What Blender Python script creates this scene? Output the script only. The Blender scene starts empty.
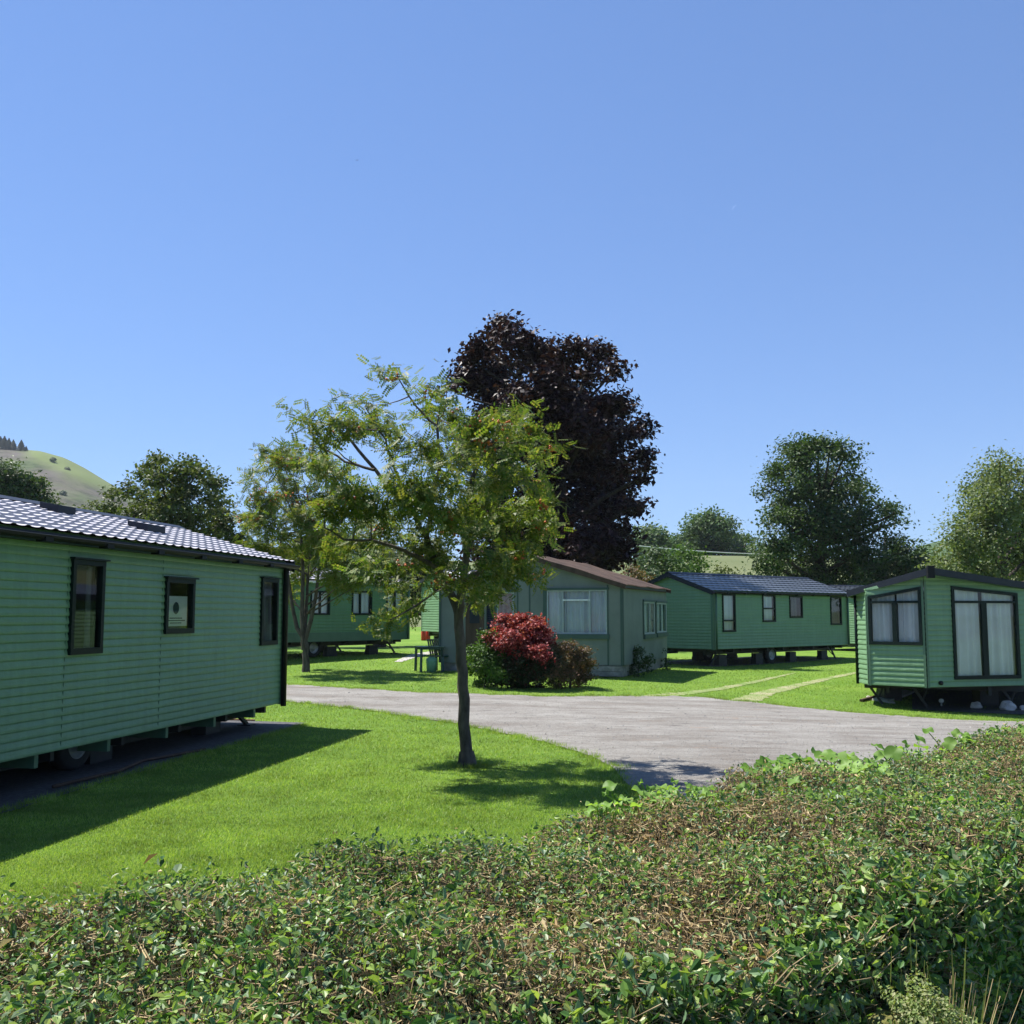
import bpy, math, random
import numpy as np
from mathutils import Vector, Matrix
R = math.radians
SC = bpy.context.scene
COL = SC.collection
rng = np.random.default_rng(7)
random.seed(7)

# ------------------------------------------------------------ camera, sky, sun, exposure
FPX, CAMZ, PITCH = 1026.0, 1.67, math.atan(103/1026.0)
cd = bpy.data.cameras.new('camera'); cam = bpy.data.objects.new('camera', cd); COL.objects.link(cam)
cam.location = (0, 0, CAMZ); cam.rotation_euler = (R(90)+PITCH, 0, 0)
cd.sensor_width = 36; cd.sensor_fit = 'HORIZONTAL'; cd.lens = 36*FPX/1024
cd.clip_start = .05; cd.clip_end = 6000
SC.camera = cam
SUN_EL, SUN_DIR = 58.5, Vector((-.5, .30, 0)).normalized()
w = bpy.data.worlds.new('World'); SC.world = w; w.use_nodes = True
nt = w.node_tree; bg = nt.nodes['Background']
sky = nt.nodes.new('ShaderNodeTexSky'); sky.sky_type = 'NISHITA'; sky.sun_disc = False
sky.sun_elevation = R(SUN_EL); sky.sun_rotation = math.atan2(SUN_DIR.x, SUN_DIR.y)
sky.altitude = 3000; sky.air_density = 1.5; sky.dust_density = 0; sky.ozone_density = 6
gm = nt.nodes.new('ShaderNodeGamma'); gm.inputs[1].default_value = .65; nt.links.new(sky.outputs[0], gm.inputs[0])
tn = nt.nodes.new('ShaderNodeMix'); tn.data_type = 'RGBA'; tn.blend_type = 'MULTIPLY'; tn.inputs[0].default_value = 1; tn.inputs[7].default_value = (.85, 1.07, 1.5, 1)
nt.links.new(gm.outputs[0], tn.inputs[6])
nt.links.new(tn.outputs[2], bg.inputs[0]); bg.inputs[1].default_value = 0.092
sd = bpy.data.lights.new('sun', 'SUN'); sun = bpy.data.objects.new('sun', sd); COL.objects.link(sun)
sd.energy = 5.0; sd.angle = R(.53); sd.color = (1, .955, .88)
e = R(SUN_EL); tosun = Vector((SUN_DIR.x*math.cos(e), SUN_DIR.y*math.cos(e), math.sin(e)))
sun.rotation_euler = tosun.to_track_quat('Z', 'Y').to_euler(); sun.location = (-20, 10, 40)
vs = SC.view_settings; vs.view_transform = 'Standard'; vs.look = 'None'; vs.gamma = 1; vs.exposure = 1.05
SC.render.engine = 'CYCLES'
SC.cycles.max_bounces = 8; SC.cycles.transparent_max_bounces = 16

# ------------------------------------------------------------ helpers
FW = Vector((0, math.cos(PITCH), math.sin(PITCH))); UP = Vector((0, -math.sin(PITCH), math.cos(PITCH)))
def ray(px, py):
    return Vector(((px-512)/FPX, 0, 0)) + FW + UP*((512-py)/FPX)
def at(px, py, Y):
    d = ray(px, py); return Vector((0, 0, CAMZ)) + d*(Y/d.y)
def smooth(a, b, x):
    t = np.clip((np.asarray(x, float)-a)/(b-a), 0, 1); return t*t*(3-2*t)
def G(x, y):
    x = np.asarray(x, float); y = np.asarray(y, float)
    g = .27*np.exp(-((x+6)**2/2/6**2+(y-37)**2/2/7**2)) - .36*np.exp(-((x-10.5)**2/2/4.2**2+(y-21)**2/2/4.5**2))
    g = g - .12*np.exp(-((x-9)**2/2/5**2+(y-36)**2/2/5**2))
    g = g + 9.3*smooth(58, 150, y) + .03*np.sin(x*.35+1)*np.sin(y*.27)*smooth(4, 9, y)
    return g
def Gf(x, y): return float(G(x, y))
def on_ground(px, py):
    d = ray(px, py); t = 4.0
    for _ in range(60):
        p = Vector((0, 0, CAMZ)) + d*t; t += (p.z-Gf(p.x, p.y))/max(-d.z, .02)*.8
    p = Vector((0, 0, CAMZ)) + d*t
    return p

def mesh_np(name, verts, faces, mat, smooth_=False):
    """verts (n,3), faces (m,k) k=3/4"""
    me = bpy.data.meshes.new(name)
    verts = np.asarray(verts, np.float32); faces = np.asarray(faces, np.int32)
    n, m, k = len(verts), len(faces), faces.shape[1]
    me.vertices.add(n); me.vertices.foreach_set('co', verts.ravel())
    me.loops.add(m*k); me.loops.foreach_set('vertex_index', faces.ravel())
    me.polygons.add(m); me.polygons.foreach_set('loop_start', np.arange(0, m*k, k, dtype=np.int32))
    try: me.polygons.foreach_set('loop_total', np.full(m, k, dtype=np.int32))
    except Exception: pass
    me.polygons.foreach_set('use_smooth', np.full(m, smooth_))
    me.update(calc_edges=True); me.validate()
    if mat: me.materials.append(mat)
    return me
def link(name, me, parent=None, loc=(0, 0, 0)):
    o = bpy.data.objects.new(name, me); COL.objects.link(o); o.location = loc
    if parent: o.parent = parent
    return o
def tag(o, label, cat, group=None):
    o['label'] = label; o['category'] = cat
    if group: o['group'] = group
    return o
def empty(name, loc, rz=0):
    o = bpy.data.objects.new(name, None); COL.objects.link(o); o.location = loc; o.rotation_euler = (0, 0, rz); o.empty_display_size = .3
    return o
def structure(o): o['kind'] = 'structure'; return o

class MB:
    def __init__(s): s.v = []; s.f = []
    def add(s, vs, fs):
        n = len(s.v); s.v += [tuple(v) for v in vs]; s.f += [tuple(i+n for i in f) for f in fs]; return s
    def box(s, a, b, M=None):
        x0, y0, z0 = a; x1, y1, z1 = b
        vs = [Vector(p) for p in ((x0,y0,z0),(x1,y0,z0),(x1,y1,z0),(x0,y1,z0),(x0,y0,z1),(x1,y0,z1),(x1,y1,z1),(x0,y1,z1))]
        if M: vs = [M @ v for v in vs]
        return s.add(vs, [(0,3,2,1),(4,5,6,7),(0,1,5,4),(1,2,6,5),(2,3,7,6),(3,0,4,7)])
    def bar(s, p, q, w, h=None, up=Vector((0,0,1))):
        p = Vector(p); q = Vector(q); h = h or w; d = (q-p); L = d.length; d.normalize()
        r = d.cross(up)
        if r.length < 1e-3: r = d.cross(Vector((0,1,0)))
        r.normalize(); u = r.cross(d)
        vs = [p+r*a*w/2+u*b*h/2 for a, b in ((-1,-1),(1,-1),(1,1),(-1,1))]+[q+r*a*w/2+u*b*h/2 for a, b in ((-1,-1),(1,-1),(1,1),(-1,1))]
        return s.add(vs, [(0,3,2,1),(4,5,6,7),(0,1,5,4),(1,2,6,5),(2,3,7,6),(3,0,4,7)])
    def tube(s, pts, rad, n=8, cap=True):
        pts = [Vector(p) for p in pts]; rad = rad if hasattr(rad, '__len__') else [rad]*len(pts)
        base = len(s.v); prev = None
        for i, p in enumerate(pts):
            d = (pts[min(i+1, len(pts)-1)]-pts[max(i-1, 0)]).normalized()
            if prev is None:
                a = d.cross(Vector((0,1,0))) if abs(d.y) < .9 else d.cross(Vector((1,0,0)))
            else: a = prev-d*prev.dot(d)
            a.normalize(); prev = a; b = d.cross(a)
            for k in range(n):
                t = 2*math.pi*k/n; s.v.append(tuple(p+(a*math.cos(t)+b*math.sin(t))*rad[i]))
        for i in range(len(pts)-1):
            for k in range(n):
                k2 = (k+1) % n; s.f.append((base+i*n+k, base+i*n+k2, base+(i+1)*n+k2, base+(i+1)*n+k))
        if cap:
            s.f.append(tuple(base+k for k in range(n))[::-1]); s.f.append(tuple(base+(len(pts)-1)*n+k for k in range(n)))
        return s
    def lathe(s, prof, c=(0,0,0), n=20, M=None):
        base = len(s.v)
        for r, z in prof:
            for k in range(n):
                t = 2*math.pi*k/n; v = Vector((r*math.cos(t), r*math.sin(t), z))
                if M: v = M @ v
                s.v.append(tuple(v+Vector(c)))
        for i in range(len(prof)-1):
            for k in range(n):
                k2 = (k+1) % n; s.f.append((base+i*n+k, base+i*n+k2, base+(i+1)*n+k2, base+(i+1)*n+k))
        return s
    def build(s, name, mat, parent=None, smooth_=False, loc=(0,0,0)):
        me = bpy.data.meshes.new(name); me.from_pydata(s.v, [], s.f); me.update()
        if mat: me.materials.append(mat)
        if smooth_: me.polygons.foreach_set('use_smooth', [True]*len(me.polygons))
        return link(name, me, parent, loc)

def build_each(mb, name, mat, parent=None, smooth_=False):
    # one object per connected piece
    n = len(mb.v); par = list(range(n))
    def find(a):
        while par[a] != a: par[a] = par[par[a]]; a = par[a]
        return a
    for f in mb.f:
        for q in f[1:]: par[find(q)] = find(f[0])
    groups = {}
    for f in mb.f: groups.setdefault(find(f[0]), []).append(f)
    out = []
    for fs in groups.values():
        idx = sorted({i for f in fs for i in f}); mp = {i: k for k, i in enumerate(idx)}
        o = MB(); o.add([mb.v[i] for i in idx], [tuple(mp[i] for i in f) for f in fs]); out.append(o.build(name, mat, parent, smooth_))
    return out

# ------------------------------------------------------------ materials
def nodes(name):
    m = bpy.data.materials.new(name); m.use_nodes = True; n = m.node_tree
    return m, n, n.nodes['Principled BSDF'], n.nodes['Material Output']
def ramp(n, fac, cols, mode='LINEAR'):
    r = n.nodes.new('ShaderNodeValToRGB'); r.color_ramp.interpolation = mode
    el = r.color_ramp.elements
    while len(el) < len(cols): el.new(.5)
    for i, (p, c) in enumerate(cols): el[i].position = p; el[i].color = (*c, 1)
    n.links.new(fac, r.inputs[0]); return r.outputs[0]
def noise(n, scale, detail=4, rough=.6, coord='Object', stretch=None):
    t = n.nodes.new('ShaderNodeTexCoord'); x = n.nodes.new('ShaderNodeTexNoise')
    x.inputs['Scale'].default_value = scale; x.inputs['Detail'].default_value = detail; x.inputs['Roughness'].default_value = rough
    src = t.outputs[coord]
    if stretch:
        mp = n.nodes.new('ShaderNodeMapping'); mp.inputs['Scale'].default_value = stretch; n.links.new(src, mp.inputs[0]); src = mp.outputs[0]
    n.links.new(src, x.inputs['Vector']); return x.outputs['Fac']
def bump(n, p, h, strength, dist=.02):
    b = n.nodes.new('ShaderNodeBump'); b.inputs['Strength'].default_value = strength; b.inputs['Distance'].default_value = dist
    n.links.new(h, b.inputs['Height']); n.links.new(b.outputs[0], p.inputs['Normal']); return b
def mix(n, f, a, b, mode='MIX'):
    x = n.nodes.new('ShaderNodeMix'); x.data_type = 'RGBA'; x.blend_type = mode
    for s, v in ((x.inputs[0], f), (x.inputs[6], a), (x.inputs[7], b)):
        if hasattr(v, 'links') or hasattr(v, 'is_output'): n.links.new(v, s)
        elif isinstance(v, (int, float)): s.default_value = v
        else: s.default_value = (*v, 1)
    return x.outputs[2]
def surf(name, c0, c1, scale=4, rough=.6, spec=.4, bmp=0, bscale=60, stretch=None, metal=0, detail=5):
    m, n, p, o = nodes(name)
    c = ramp(n, noise(n, scale, detail, stretch=stretch), [(.3, c0), (.7, c1)]); n.links.new(c, p.inputs['Base Color'])
    p.inputs['Roughness'].default_value = rough; p.inputs['Specular IOR Level'].default_value = spec; p.inputs['Metallic'].default_value = metal
    if bmp: bump(n, p, noise(n, bscale, 4), bmp, .01)
    return m
def leafmat(name, cols, trans=.35, rough=.45, spec=.4, clump=1.2, clumpamt=.35):
    if name != 'hedge_leaves': rough = max(rough, .5); spec = min(spec, .22)
    m, n, p, o = nodes(name)
    g = n.nodes.new('ShaderNodeNewGeometry')
    c = ramp(n, g.outputs['Random Per Island'], [(i/max(1, len(cols)-1), k) for i, k in enumerate(cols)])
    nz = noise(n, clump, 3)
    v = ramp(n, nz, [(.3, (1-clumpamt,)*3), (.7, (1+clumpamt*.5,)*3)])
    c = mix(n, 1.0, c, v, 'MULTIPLY')
    n.links.new(c, p.inputs['Base Color']); p.inputs['Roughness'].default_value = rough; p.inputs['Specular IOR Level'].default_value = spec
    t = n.nodes.new('ShaderNodeBsdfTranslucent')
    tc = mix(n, 1.0, c, (1.5, 1.5, .6), 'MULTIPLY'); n.links.new(tc, t.inputs[0])
    ms = n.nodes.new('ShaderNodeMixShader'); ms.inputs[0].default_value = trans
    n.links.new(p.outputs[0], ms.inputs[1]); n.links.new(t.outputs[0], ms.inputs[2]); n.links.new(ms.outputs[0], o.inputs[0])
    return m
def glassmat(name, tint=.9):
    m, n, p, o = nodes(name)
    tr = n.nodes.new('ShaderNodeBsdfTransparent'); tr.inputs[0].default_value = (tint*.93, tint, tint*.97, 1)
    gl = n.nodes.new('ShaderNodeBsdfGlossy'); gl.inputs['Roughness'].default_value = .02
    fr = n.nodes.new('ShaderNodeFresnel'); fr.inputs[0].default_value = 1.6
    ms = n.nodes.new('ShaderNodeMixShader'); n.links.new(fr.outputs[0], ms.inputs[0])
    n.links.new(tr.outputs[0], ms.inputs[1]); n.links.new(gl.outputs[0], ms.inputs[2]); n.links.new(ms.outputs[0], o.inputs[0])
    return m
def cladmat(name, c0, c1, rough=.42):
    m, n, p, o = nodes(name)
    a = noise(n, .9, 3, stretch=(1, 1, 5)); c = ramp(n, a, [(.3, c0), (.7, c1)])
    d = noise(n, 5, 7, .75, stretch=(2.2, 2.2, .22)); c = mix(n, .42, c, ramp(n, d, [(.35, tuple(k*.72 for k in c0)), (.65, c1)]))
    n.links.new(c, p.inputs['Base Color']); p.inputs['Roughness'].default_value = rough; p.inputs['Specular IOR Level'].default_value = .5
    bump(n, p, noise(n, 2.2, 4, stretch=(1, 1, 3)), .55, .04)
    return m
M = {}
M['clad'] = cladmat('green_cladding', (.135, .25, .13), (.165, .295, .155))
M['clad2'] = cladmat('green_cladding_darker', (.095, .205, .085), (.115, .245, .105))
M['trim'] = surf('green_trim', (.07, .14, .085), (.09, .17, .105), 3, .4)
M['frame'] = surf('window_frame_dark_green', (.004, .011, .009), (.006, .016, .013), 8, .45, .18)
M['dark'] = surf('dark_plastic', (.006, .007, .008), (.012, .013, .015), 8, .5, .2)
M['steel'] = surf('chassis_steel', (.02, .023, .023), (.04, .038, .035), 6, .6, bmp=.2)
M['galv'] = surf('galvanised_steel', (.22, .23, .23), (.35, .36, .36), 10, .45, metal=.6)
M['tyre'] = surf('tyre_rubber', (.015, .015, .016), (.03, .03, .03), 20, .8)
M['roof'] = surf('roof_tile_sheet', (.37, .36, .40), (.46, .45, .49), 3, .6, .3)
M['roof2'] = surf('slate_grey_roof_sheet', (.055, .065, .085), (.09, .105, .13), 3, .33, .6)
M['fascia'] = surf('roof_fascia', (.01, .014, .022), (.016, .02, .03), 4, .45, .25)
M['white'] = surf('white_trim', (.6, .62, .6), (.72, .73, .72), 4, .5)
M['chwin'] = surf('chalet_window_paint', (.28, .32, .32), (.36, .4, .4), 4, .6)
M['glass'] = glassmat('window_glass', .98)
M['curtain'] = surf('net_curtain', (.80, .80, .82), (.9, .9, .92), 3, .9, .1)
M['curtain_grey'] = surf('grey_curtain', (.12, .12, .13), (.2, .2, .21), 3, .9, .1)
M['pink'] = surf('pink_curtain', (.5, .25, .25), (.7, .5, .5), 9, .9, .1)
M['paper'] = surf('poster_paper', (.62, .68, .68), (.7, .75, .75), 3, .8)
M['ink'] = surf('poster_ink', (.015, .03, .06), (.03, .05, .08), 3, .8)
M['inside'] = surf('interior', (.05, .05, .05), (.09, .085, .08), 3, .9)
M['orange'] = surf('orange_cloth', (.45, .1, .05), (.6, .16, .08), 5, .9)
M['chalet'] = surf('chalet_render', (.148, .172, .15), (.195, .222, .195), 1.6, .85, .2, .35, 90, detail=9)
M['chalet_dark'] = surf('chalet_trim_paint', (.04, .075, .06), (.06, .1, .08), 3, .6)
M['brownroof'] = surf('rusty_roof_sheet', (.028, .018, .015), (.10, .062, .045), 2.5, .75, .3, .3, 30, detail=9)
M['brick'] = surf('weathered_blocks', (.13, .13, .11), (.3, .29, .26), 6, .9, .2, .5, 50)
M['wood'] = surf('dark_wood', (.05, .032, .022), (.1, .065, .045), 5, .8, .2, .4, 60, stretch=(1, 1, .2))
M['plastic'] = surf('green_plastic', (.008, .04, .028), (.012, .055, .038), 5, .3, .5)
M['plasticpale'] = surf('pale_green_plastic', (.13, .3, .17), (.2, .38, .24), 5, .5, .3)
M['gas'] = surf('red_paint', (.5, .03, .012), (.62, .05, .02), 6, .4, .4)
M['stone'] = surf('white_stone', (.38, .35, .31), (.68, .63, .58), 5, .9, .2, .8, 25)
M['slab'] = surf('concrete_slab', (.3, .29, .27), (.42, .4, .38), 5, .9, .2, .5, 60)
M['wire'] = surf('pale_wire', (.45, .5, .45), (.5, .55, .5), 4, .5)
M['moss'] = surf('mossy_bark', (.07, .055, .035), (.2, .21, .05), 12, .95, .1, 1, 40)
M['bark'] = surf('grey_brown_bark', (.035, .028, .022), (.13, .11, .09), 14, .9, .2, .9, 45, stretch=(1, 1, .3), detail=8)
M['barkd'] = surf('dark_bark', (.02, .016, .014), (.06, .048, .04), 10, .9, .2, .6, 40)

def lawnmat():
    m, n, p, o = nodes('lawn_grass')
    a = ramp(n, noise(n, .35, 5), [(.32, (.105, .20, .024)), (.55, (.145, .25, .032)), (.75, (.20, .29, .05))])
    b = ramp(n, noise(n, 45, 6, .75), [(.3, (.45, .5, .4)), (.55, (1, 1, 1)), (.75, (1.35, 1.25, 1.3))])
    c = mix(n, .9, a, b, 'MULTIPLY')
    d = ramp(n, noise(n, 2.2, 5, .7), [(.62, (0, 0, 0)), (.8, (1, 1, 1))])
    c = mix(n, .25, c, mix(n, d, c, (.2, .24, .07)))
    n.links.new(c, p.inputs['Base Color']); p.inputs['Roughness'].default_value = .9; p.inputs['Specular IOR Level'].default_value = .15
    bump(n, p, noise(n, 60, 5, .8), .9, .03); return m
def roadmat():
    m, n, p, o = nodes('gravelly_tarmac')
    a = ramp(n, noise(n, .55, 8, .65, stretch=(1, 2.2, 1)), [(.34, (.15, .15, .138)), (.5, (.25, .26, .25)), (.66, (.345, .36, .342))])
    b = ramp(n, noise(n, 26, 6, .85), [(.3, (.4, .4, .4)), (.55, (1.05, 1.05, 1.05)), (.75, (1.7, 1.7, 1.7))])
    c = mix(n, .8, a, b, 'MULTIPLY')
    c = mix(n, .8, c, ramp(n, noise(n, 5, 6, .7, stretch=(.6, 1.6, 1)), [(.3, (.6, .6, .6)), (.6, (1.1, 1.1, 1.1))]), 'MULTIPLY')
    d = ramp(n, noise(n, 1.1, 9, .75, stretch=(.8, 1.8, 1)), [(.6, (0, 0, 0)), (.68, (1, 1, 1))])
    c = mix(n, mix(n, .75, (1, 1, 1), d, 'MULTIPLY'), c, (.27, .19, .135))
    d2 = ramp(n, noise(n, 1.9, 9, .7, stretch=(.7, 2, 1)), [(.6, (0, 0, 0)), (.66, (1, 1, 1))])
    c = mix(n, mix(n, .8, (1, 1, 1), d2, 'MULTIPLY'), c, (.09, .085, .08))
    n.links.new(c, p.inputs['Base Color']); p.inputs['Roughness'].default_value = .9; p.inputs['Specular IOR Level'].default_value = .25
    bump(n, p, noise(n, 70, 5, .8), .8, .02); return m
M['lawn'] = lawnmat(); M['road'] = roadmat()
M['field'] = surf('dry_pasture', (.10, .125, .055), (.15, .165, .085), .12, .95, .1, .8, .8, detail=8)
M['track'] = surf('worn_track_earth', (.16, .21, .06), (.33, .28, .17), 1.3, .95, .1, .6, 30, detail=8)
M['slate'] = surf('dark_slate_chippings', (.018, .018, .02), (.085, .083, .085), 18, .7, .4, 1, 25, detail=8)
M['lf_rowan'] = leafmat('rowan_leaves', [(.05, .10, .018), (.09, .15, .025), (.14, .19, .035), (.20, .20, .06), (.075, .13, .03)], .42)
M['lf_rowan2'] = leafmat('rowan_leaves_yellower', [(.065, .12, .018), (.105, .165, .025), (.15, .2, .04), (.2, .18, .055), (.085, .145, .03)], .42)
M['lf_maroon'] = leafmat('maroon_leaves', [(.013, .006, .010), (.021, .009, .013), (.038, .013, .013), (.018, .009, .017), (.055, .022, .018)], .15, .34, .5)
M['lf_dark'] = leafmat('dark_green_leaves', [(.026, .054, .017), (.046, .085, .024), (.075, .12, .036)], .25, .4)
M['lf_mid'] = leafmat('mid_green_leaves', [(.045, .075, .02), (.07, .105, .03), (.11, .135, .05), (.065, .085, .035)], .3)
M['lf_willow'] = leafmat('pale_willow_leaves', [(.085, .125, .04), (.125, .17, .06), (.17, .20, .095)], .32)
M['lf_far'] = leafmat('far_leaves', [(.055, .10, .04), (.08, .14, .055), (.105, .165, .07)], .25, clump=.3)
M['lf_con'] = leafmat('conifer_needles', [(.012, .03, .018), (.02, .042, .025)], .1)
M['lf_red'] = leafmat('red_shrub_leaves', [(.08, .012, .012), (.22, .022, .022), (.38, .055, .05), (.55, .2, .18)], .25, .35, .5)
M['lf_redshade'] = leafmat('shaded_shrub_leaves', [(.015, .03, .012), (.03, .05, .018), (.06, .02, .015)], .2, .35, .5)  # lower leaves of the red shrub: shade below its sunlit top put into colour
M['lf_bush'] = leafmat('bush_leaves', [(.03, .075, .015), (.06, .13, .02), (.1, .18, .03)], .3)
M['lf_brown'] = leafmat('brownish_shrub_leaves', [(.05, .05, .02), (.12, .09, .04), (.19, .10, .07), (.06, .08, .025)], .25)
M['lf_hedge'] = leafmat('hedge_leaves', [(.022, .06, .02), (.045, .115, .03), (.10, .21, .045), (.2, .32, .07), (.30, .40, .11), (.05, .12, .05), (.15, .25, .13), (.30, .34, .2)], .33, .42, .32, 2.0, .3)
M['lf_big'] = leafmat('broad_weed_leaves', [(.14, .27, .05), (.19, .34, .06), (.26, .42, .10)], .45, .45)
M['dry'] = leafmat('dry_clippings', [(.17, .10, .055), (.42, .30, .16), (.68, .55, .34), (.30, .27, .12)], .12, .8, .1, 3)
M['twig'] = surf('hedge_twigs', (.10, .065, .035), (.5, .39, .21), 9, .85, .2)
M['grassb'] = leafmat('grass_blades', [(.16, .27, .035), (.21, .34, .05), (.30, .41, .10), (.29, .36, .13)], .35, .5, .3, 1.7, .45)
M['tallg'] = leafmat('tall_grass_stems', [(.12, .17, .05), (.2, .24, .09), (.27, .24, .13)], .25, .6)
M['berry'] = surf('orange_berries', (.42, .09, .02), (.55, .16, .03), 9, .5)
def hillmat():
    m, n, p, o = nodes('hillside')
    a = ramp(n, noise(n, .012, 8, .65), [(.38, (.075, .10, .045)), (.48, (.105, .10, .075)), (.6, (.09, .078, .078))])
    b = ramp(n, noise(n, .06, 9, .75), [(.38, (.3, .36, .3)), (.5, (1, 1, 1)), (.7, (1.4, 1.4, 1.4))])
    c = mix(n, .7, a, b, 'MULTIPLY')
    # grazed green band near the crest (by height on the hill)
    g = n.nodes.new('ShaderNodeNewGeometry'); sx = n.nodes.new('ShaderNodeSeparateXYZ'); n.links.new(g.outputs['Position'], sx.inputs[0])
    mr = n.nodes.new('ShaderNodeMapRange'); mr.inputs[1].default_value = 66; mr.inputs[2].default_value = 84
    ad = n.nodes.new('ShaderNodeMath'); ad.operation = 'MULTIPLY_ADD'; ad.inputs[1].default_value = 20
    n.links.new(noise(n, .01, 4), ad.inputs[0]); 
    ax = n.nodes.new('ShaderNodeMath'); ax.operation = 'MULTIPLY_ADD'; ax.inputs[1].default_value = .45; n.links.new(sx.outputs['X'], ax.inputs[0]); n.links.new(sx.outputs['Z'], ax.inputs[2])
    n.links.new(ax.outputs[0], ad.inputs[2])
    n.links.new(ad.outputs[0], mr.inputs[0])
    mr.inputs[1].default_value = -30; mr.inputs[2].default_value = -24
    c = mix(n, mr.outputs[0], c, (.135, .17, .065))
    n.links.new(c, p.inputs['Base Color']); p.inputs['Roughness'].default_value = .95; p.inputs['Specular IOR Level'].default_value = .05
    return m
M['hill'] = hillmat()
M['woodhill'] = surf('wooded_hillside', (.03, .06, .025), (.07, .11, .045), .08, .95, .05, 1, .2, detail=8)

# ------------------------------------------------------------ ground
def grid_sheet(name, xs, ys, hf, mat):
    X, Y = np.meshgrid(xs, ys); Z = hf(X, Y)
    v = np.stack([X, Y, Z], -1).reshape(-1, 3); nx, ny = len(xs), len(ys)
    i = np.arange(nx-1)[None, :]+np.arange(ny-1)[:, None]*nx; i = i.ravel()
    f = np.stack([i, i+1, i+nx+1, i+nx], 1)
    return structure(link(name, mesh_np(name, v, f, mat, True)))
grid_sheet('lawn', np.arange(-45, 60.1, .6), np.arange(-12, 75.1, .6), G, M['lawn'])
grid_sheet('field', np.arange(-260, 300, 5), np.arange(73, 290, 4.),
           lambda X, Y: G(X, Y) - .3*smooth(0, 1, (76-Y)) + .7*np.exp(-((X-25)**2/150+(Y-128)**2/200))*1.6 + .2*np.sin(X*.1)*np.sin(Y*.13)*smooth(62, 75, Y) - 9*smooth(165, 280, Y), M['field'])
o = MB(); o.add([(-5000,-5000,-1.2),(5000,-5000,-1.2),(5000,5000,-1.2),(-5000,5000,-1.2)], [(0,1,2,3)])
structure(o.build('ground', M['field']))
HILLS = []
def prof_hill(pts, Yc, Yn, name, mat, xs_px, Yf):
    px = np.arange(xs_px[0], xs_px[1], 6.); ys = np.concatenate([np.linspace(Yn, Yc, 36), np.linspace(Yc+15, Yf, 12)])
    pp = np.interp(px, [a for a, b in pts], [b for a, b in pts])
    H = (615-pp)/FPX*Yc+CAMZ
    HILLS.append((px, H, Yn, Yc)); V = []
    for y in ys:
        t = smooth(Yn, Yc, y)*(y/Yc)**1.15 if y <= Yc else 1-.8*smooth(Yc, Yf, y)
        for k, q in enumerate(px):
            x = (q-512)/FPX*y
            z = H[k]*t + (2.2*math.sin(x*.045+y*.02)+1.4*math.sin(x*.11-y*.05))*t*min(1, abs(y-Yc)/80)
            V.append((x, y, z-1.25*(1-t)))
    nx = len(px); ny = len(ys); i = (np.arange(nx-1)[None, :]+np.arange(ny-1)[:, None]*nx).ravel()
    return structure(link(name, mesh_np(name, V, np.stack([i, i+1, i+nx+1, i+nx], 1), mat, True)))
prof_hill([(-500,400),(-200,425),(-40,446),(0,447),(35,450),(60,457),(80,467),(100,479),(125,494),(160,512),(230,545),(330,580),(480,612)], 700, 260, 'hill', M['hill'], (-500, 480), 1100)
prof_hill([(800,612),(880,575),(905,556),(922,546),(940,541),(980,538),(1100,520),(1500,500)], 620, 250, 'hill', M['woodhill'], (800, 1500), 1000)

# road (curve between far edge and near edge)
near_px = [(120,682),(200,690),(280,701),(340,707),(400,715),(480,728),(540,741),(585,754),(615,768),(625,785)]
far_px = [(120,674),(200,678),(280,684),(400,692.5),(550,697),(700,697),(760,704),(850,713),(940,719),(1010,722)]
NP = [on_ground(*p) for p in near_px]; FP = [on_ground(*p) for p in far_px]
NP += [Vector((1.3, 9.2, 0)), Vector((2.6, 7.9, 0))]; NP[-2].z = 0
NP += [Vector((6.5, 11.5, 0)), Vector((14, 17.5, 0)), Vector((30, 20, 0))]
FP += [Vector((FP[-1].x+8, FP[-1].y+2.5, 0)), Vector((30, 26, 0))]
def resample(P, n):
    P = np.array([(p.x, p.y) for p in P]); d = np.r_[0, np.cumsum(np.hypot(*np.diff(P, axis=0).T))]
    t = np.linspace(0, 1, n); k = d/d[-1]
    return np.stack([np.interp(t, k, P[:, 0]), np.interp(t, k, P[:, 1])], 1)
def smooth_poly(P, it=3):
    for _ in range(it): P[1:-1] = (P[:-2]+2*P[1:-1]+P[2:])/4
    return P
n1 = 420
A = smooth_poly(resample(NP, n1), 14); B = smooth_poly(resample(FP, n1), 14)
def jit(n, amp):
    a = np.zeros(n)
    for s, k in ((3, .3), (9, .4), (25, .3)):
        a += np.interp(np.arange(n), np.arange(0, n+n/s, max(1, n/(s*6))), rng.normal(0, k, len(np.arange(0, n+n/s, max(1, n/(s*6))))))
    return a*amp
A[:, 1] += jit(n1, .09)+rng.normal(0, .035, n1); B[:, 1] += jit(n1, .13)+rng.normal(0, .07, n1)
T = np.linspace(0, 1, 26)[:, None, None]
RG = A[None]*(1-T)+B[None]*T
rz = G(RG[..., 0], RG[..., 1])+.012
rv = np.concatenate([RG, rz[..., None]], -1).reshape(-1, 3)
i = (np.arange(n1-1)[None, :]+np.arange(25)[:, None]*n1).ravel()
structure(link('road', mesh_np('road', rv, np.stack([i, i+1, i+n1+1, i+n1], 1), M['road'], True)))
ROADPOLY = np.concatenate([A, B[::-1]])
def inpoly(x, y, P):
    r = np.zeros(len(x), bool); j = len(P)-1
    for k in range(len(P)):
        xi, yi = P[k]; xj, yj = P[j]
        c = ((yi > y) != (yj > y)) & (x < (xj-xi)*(y-yi)/((yj-yi) if yj != yi else 1e-9)+xi); r ^= c; j = k
    return r
TRL = []
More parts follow.
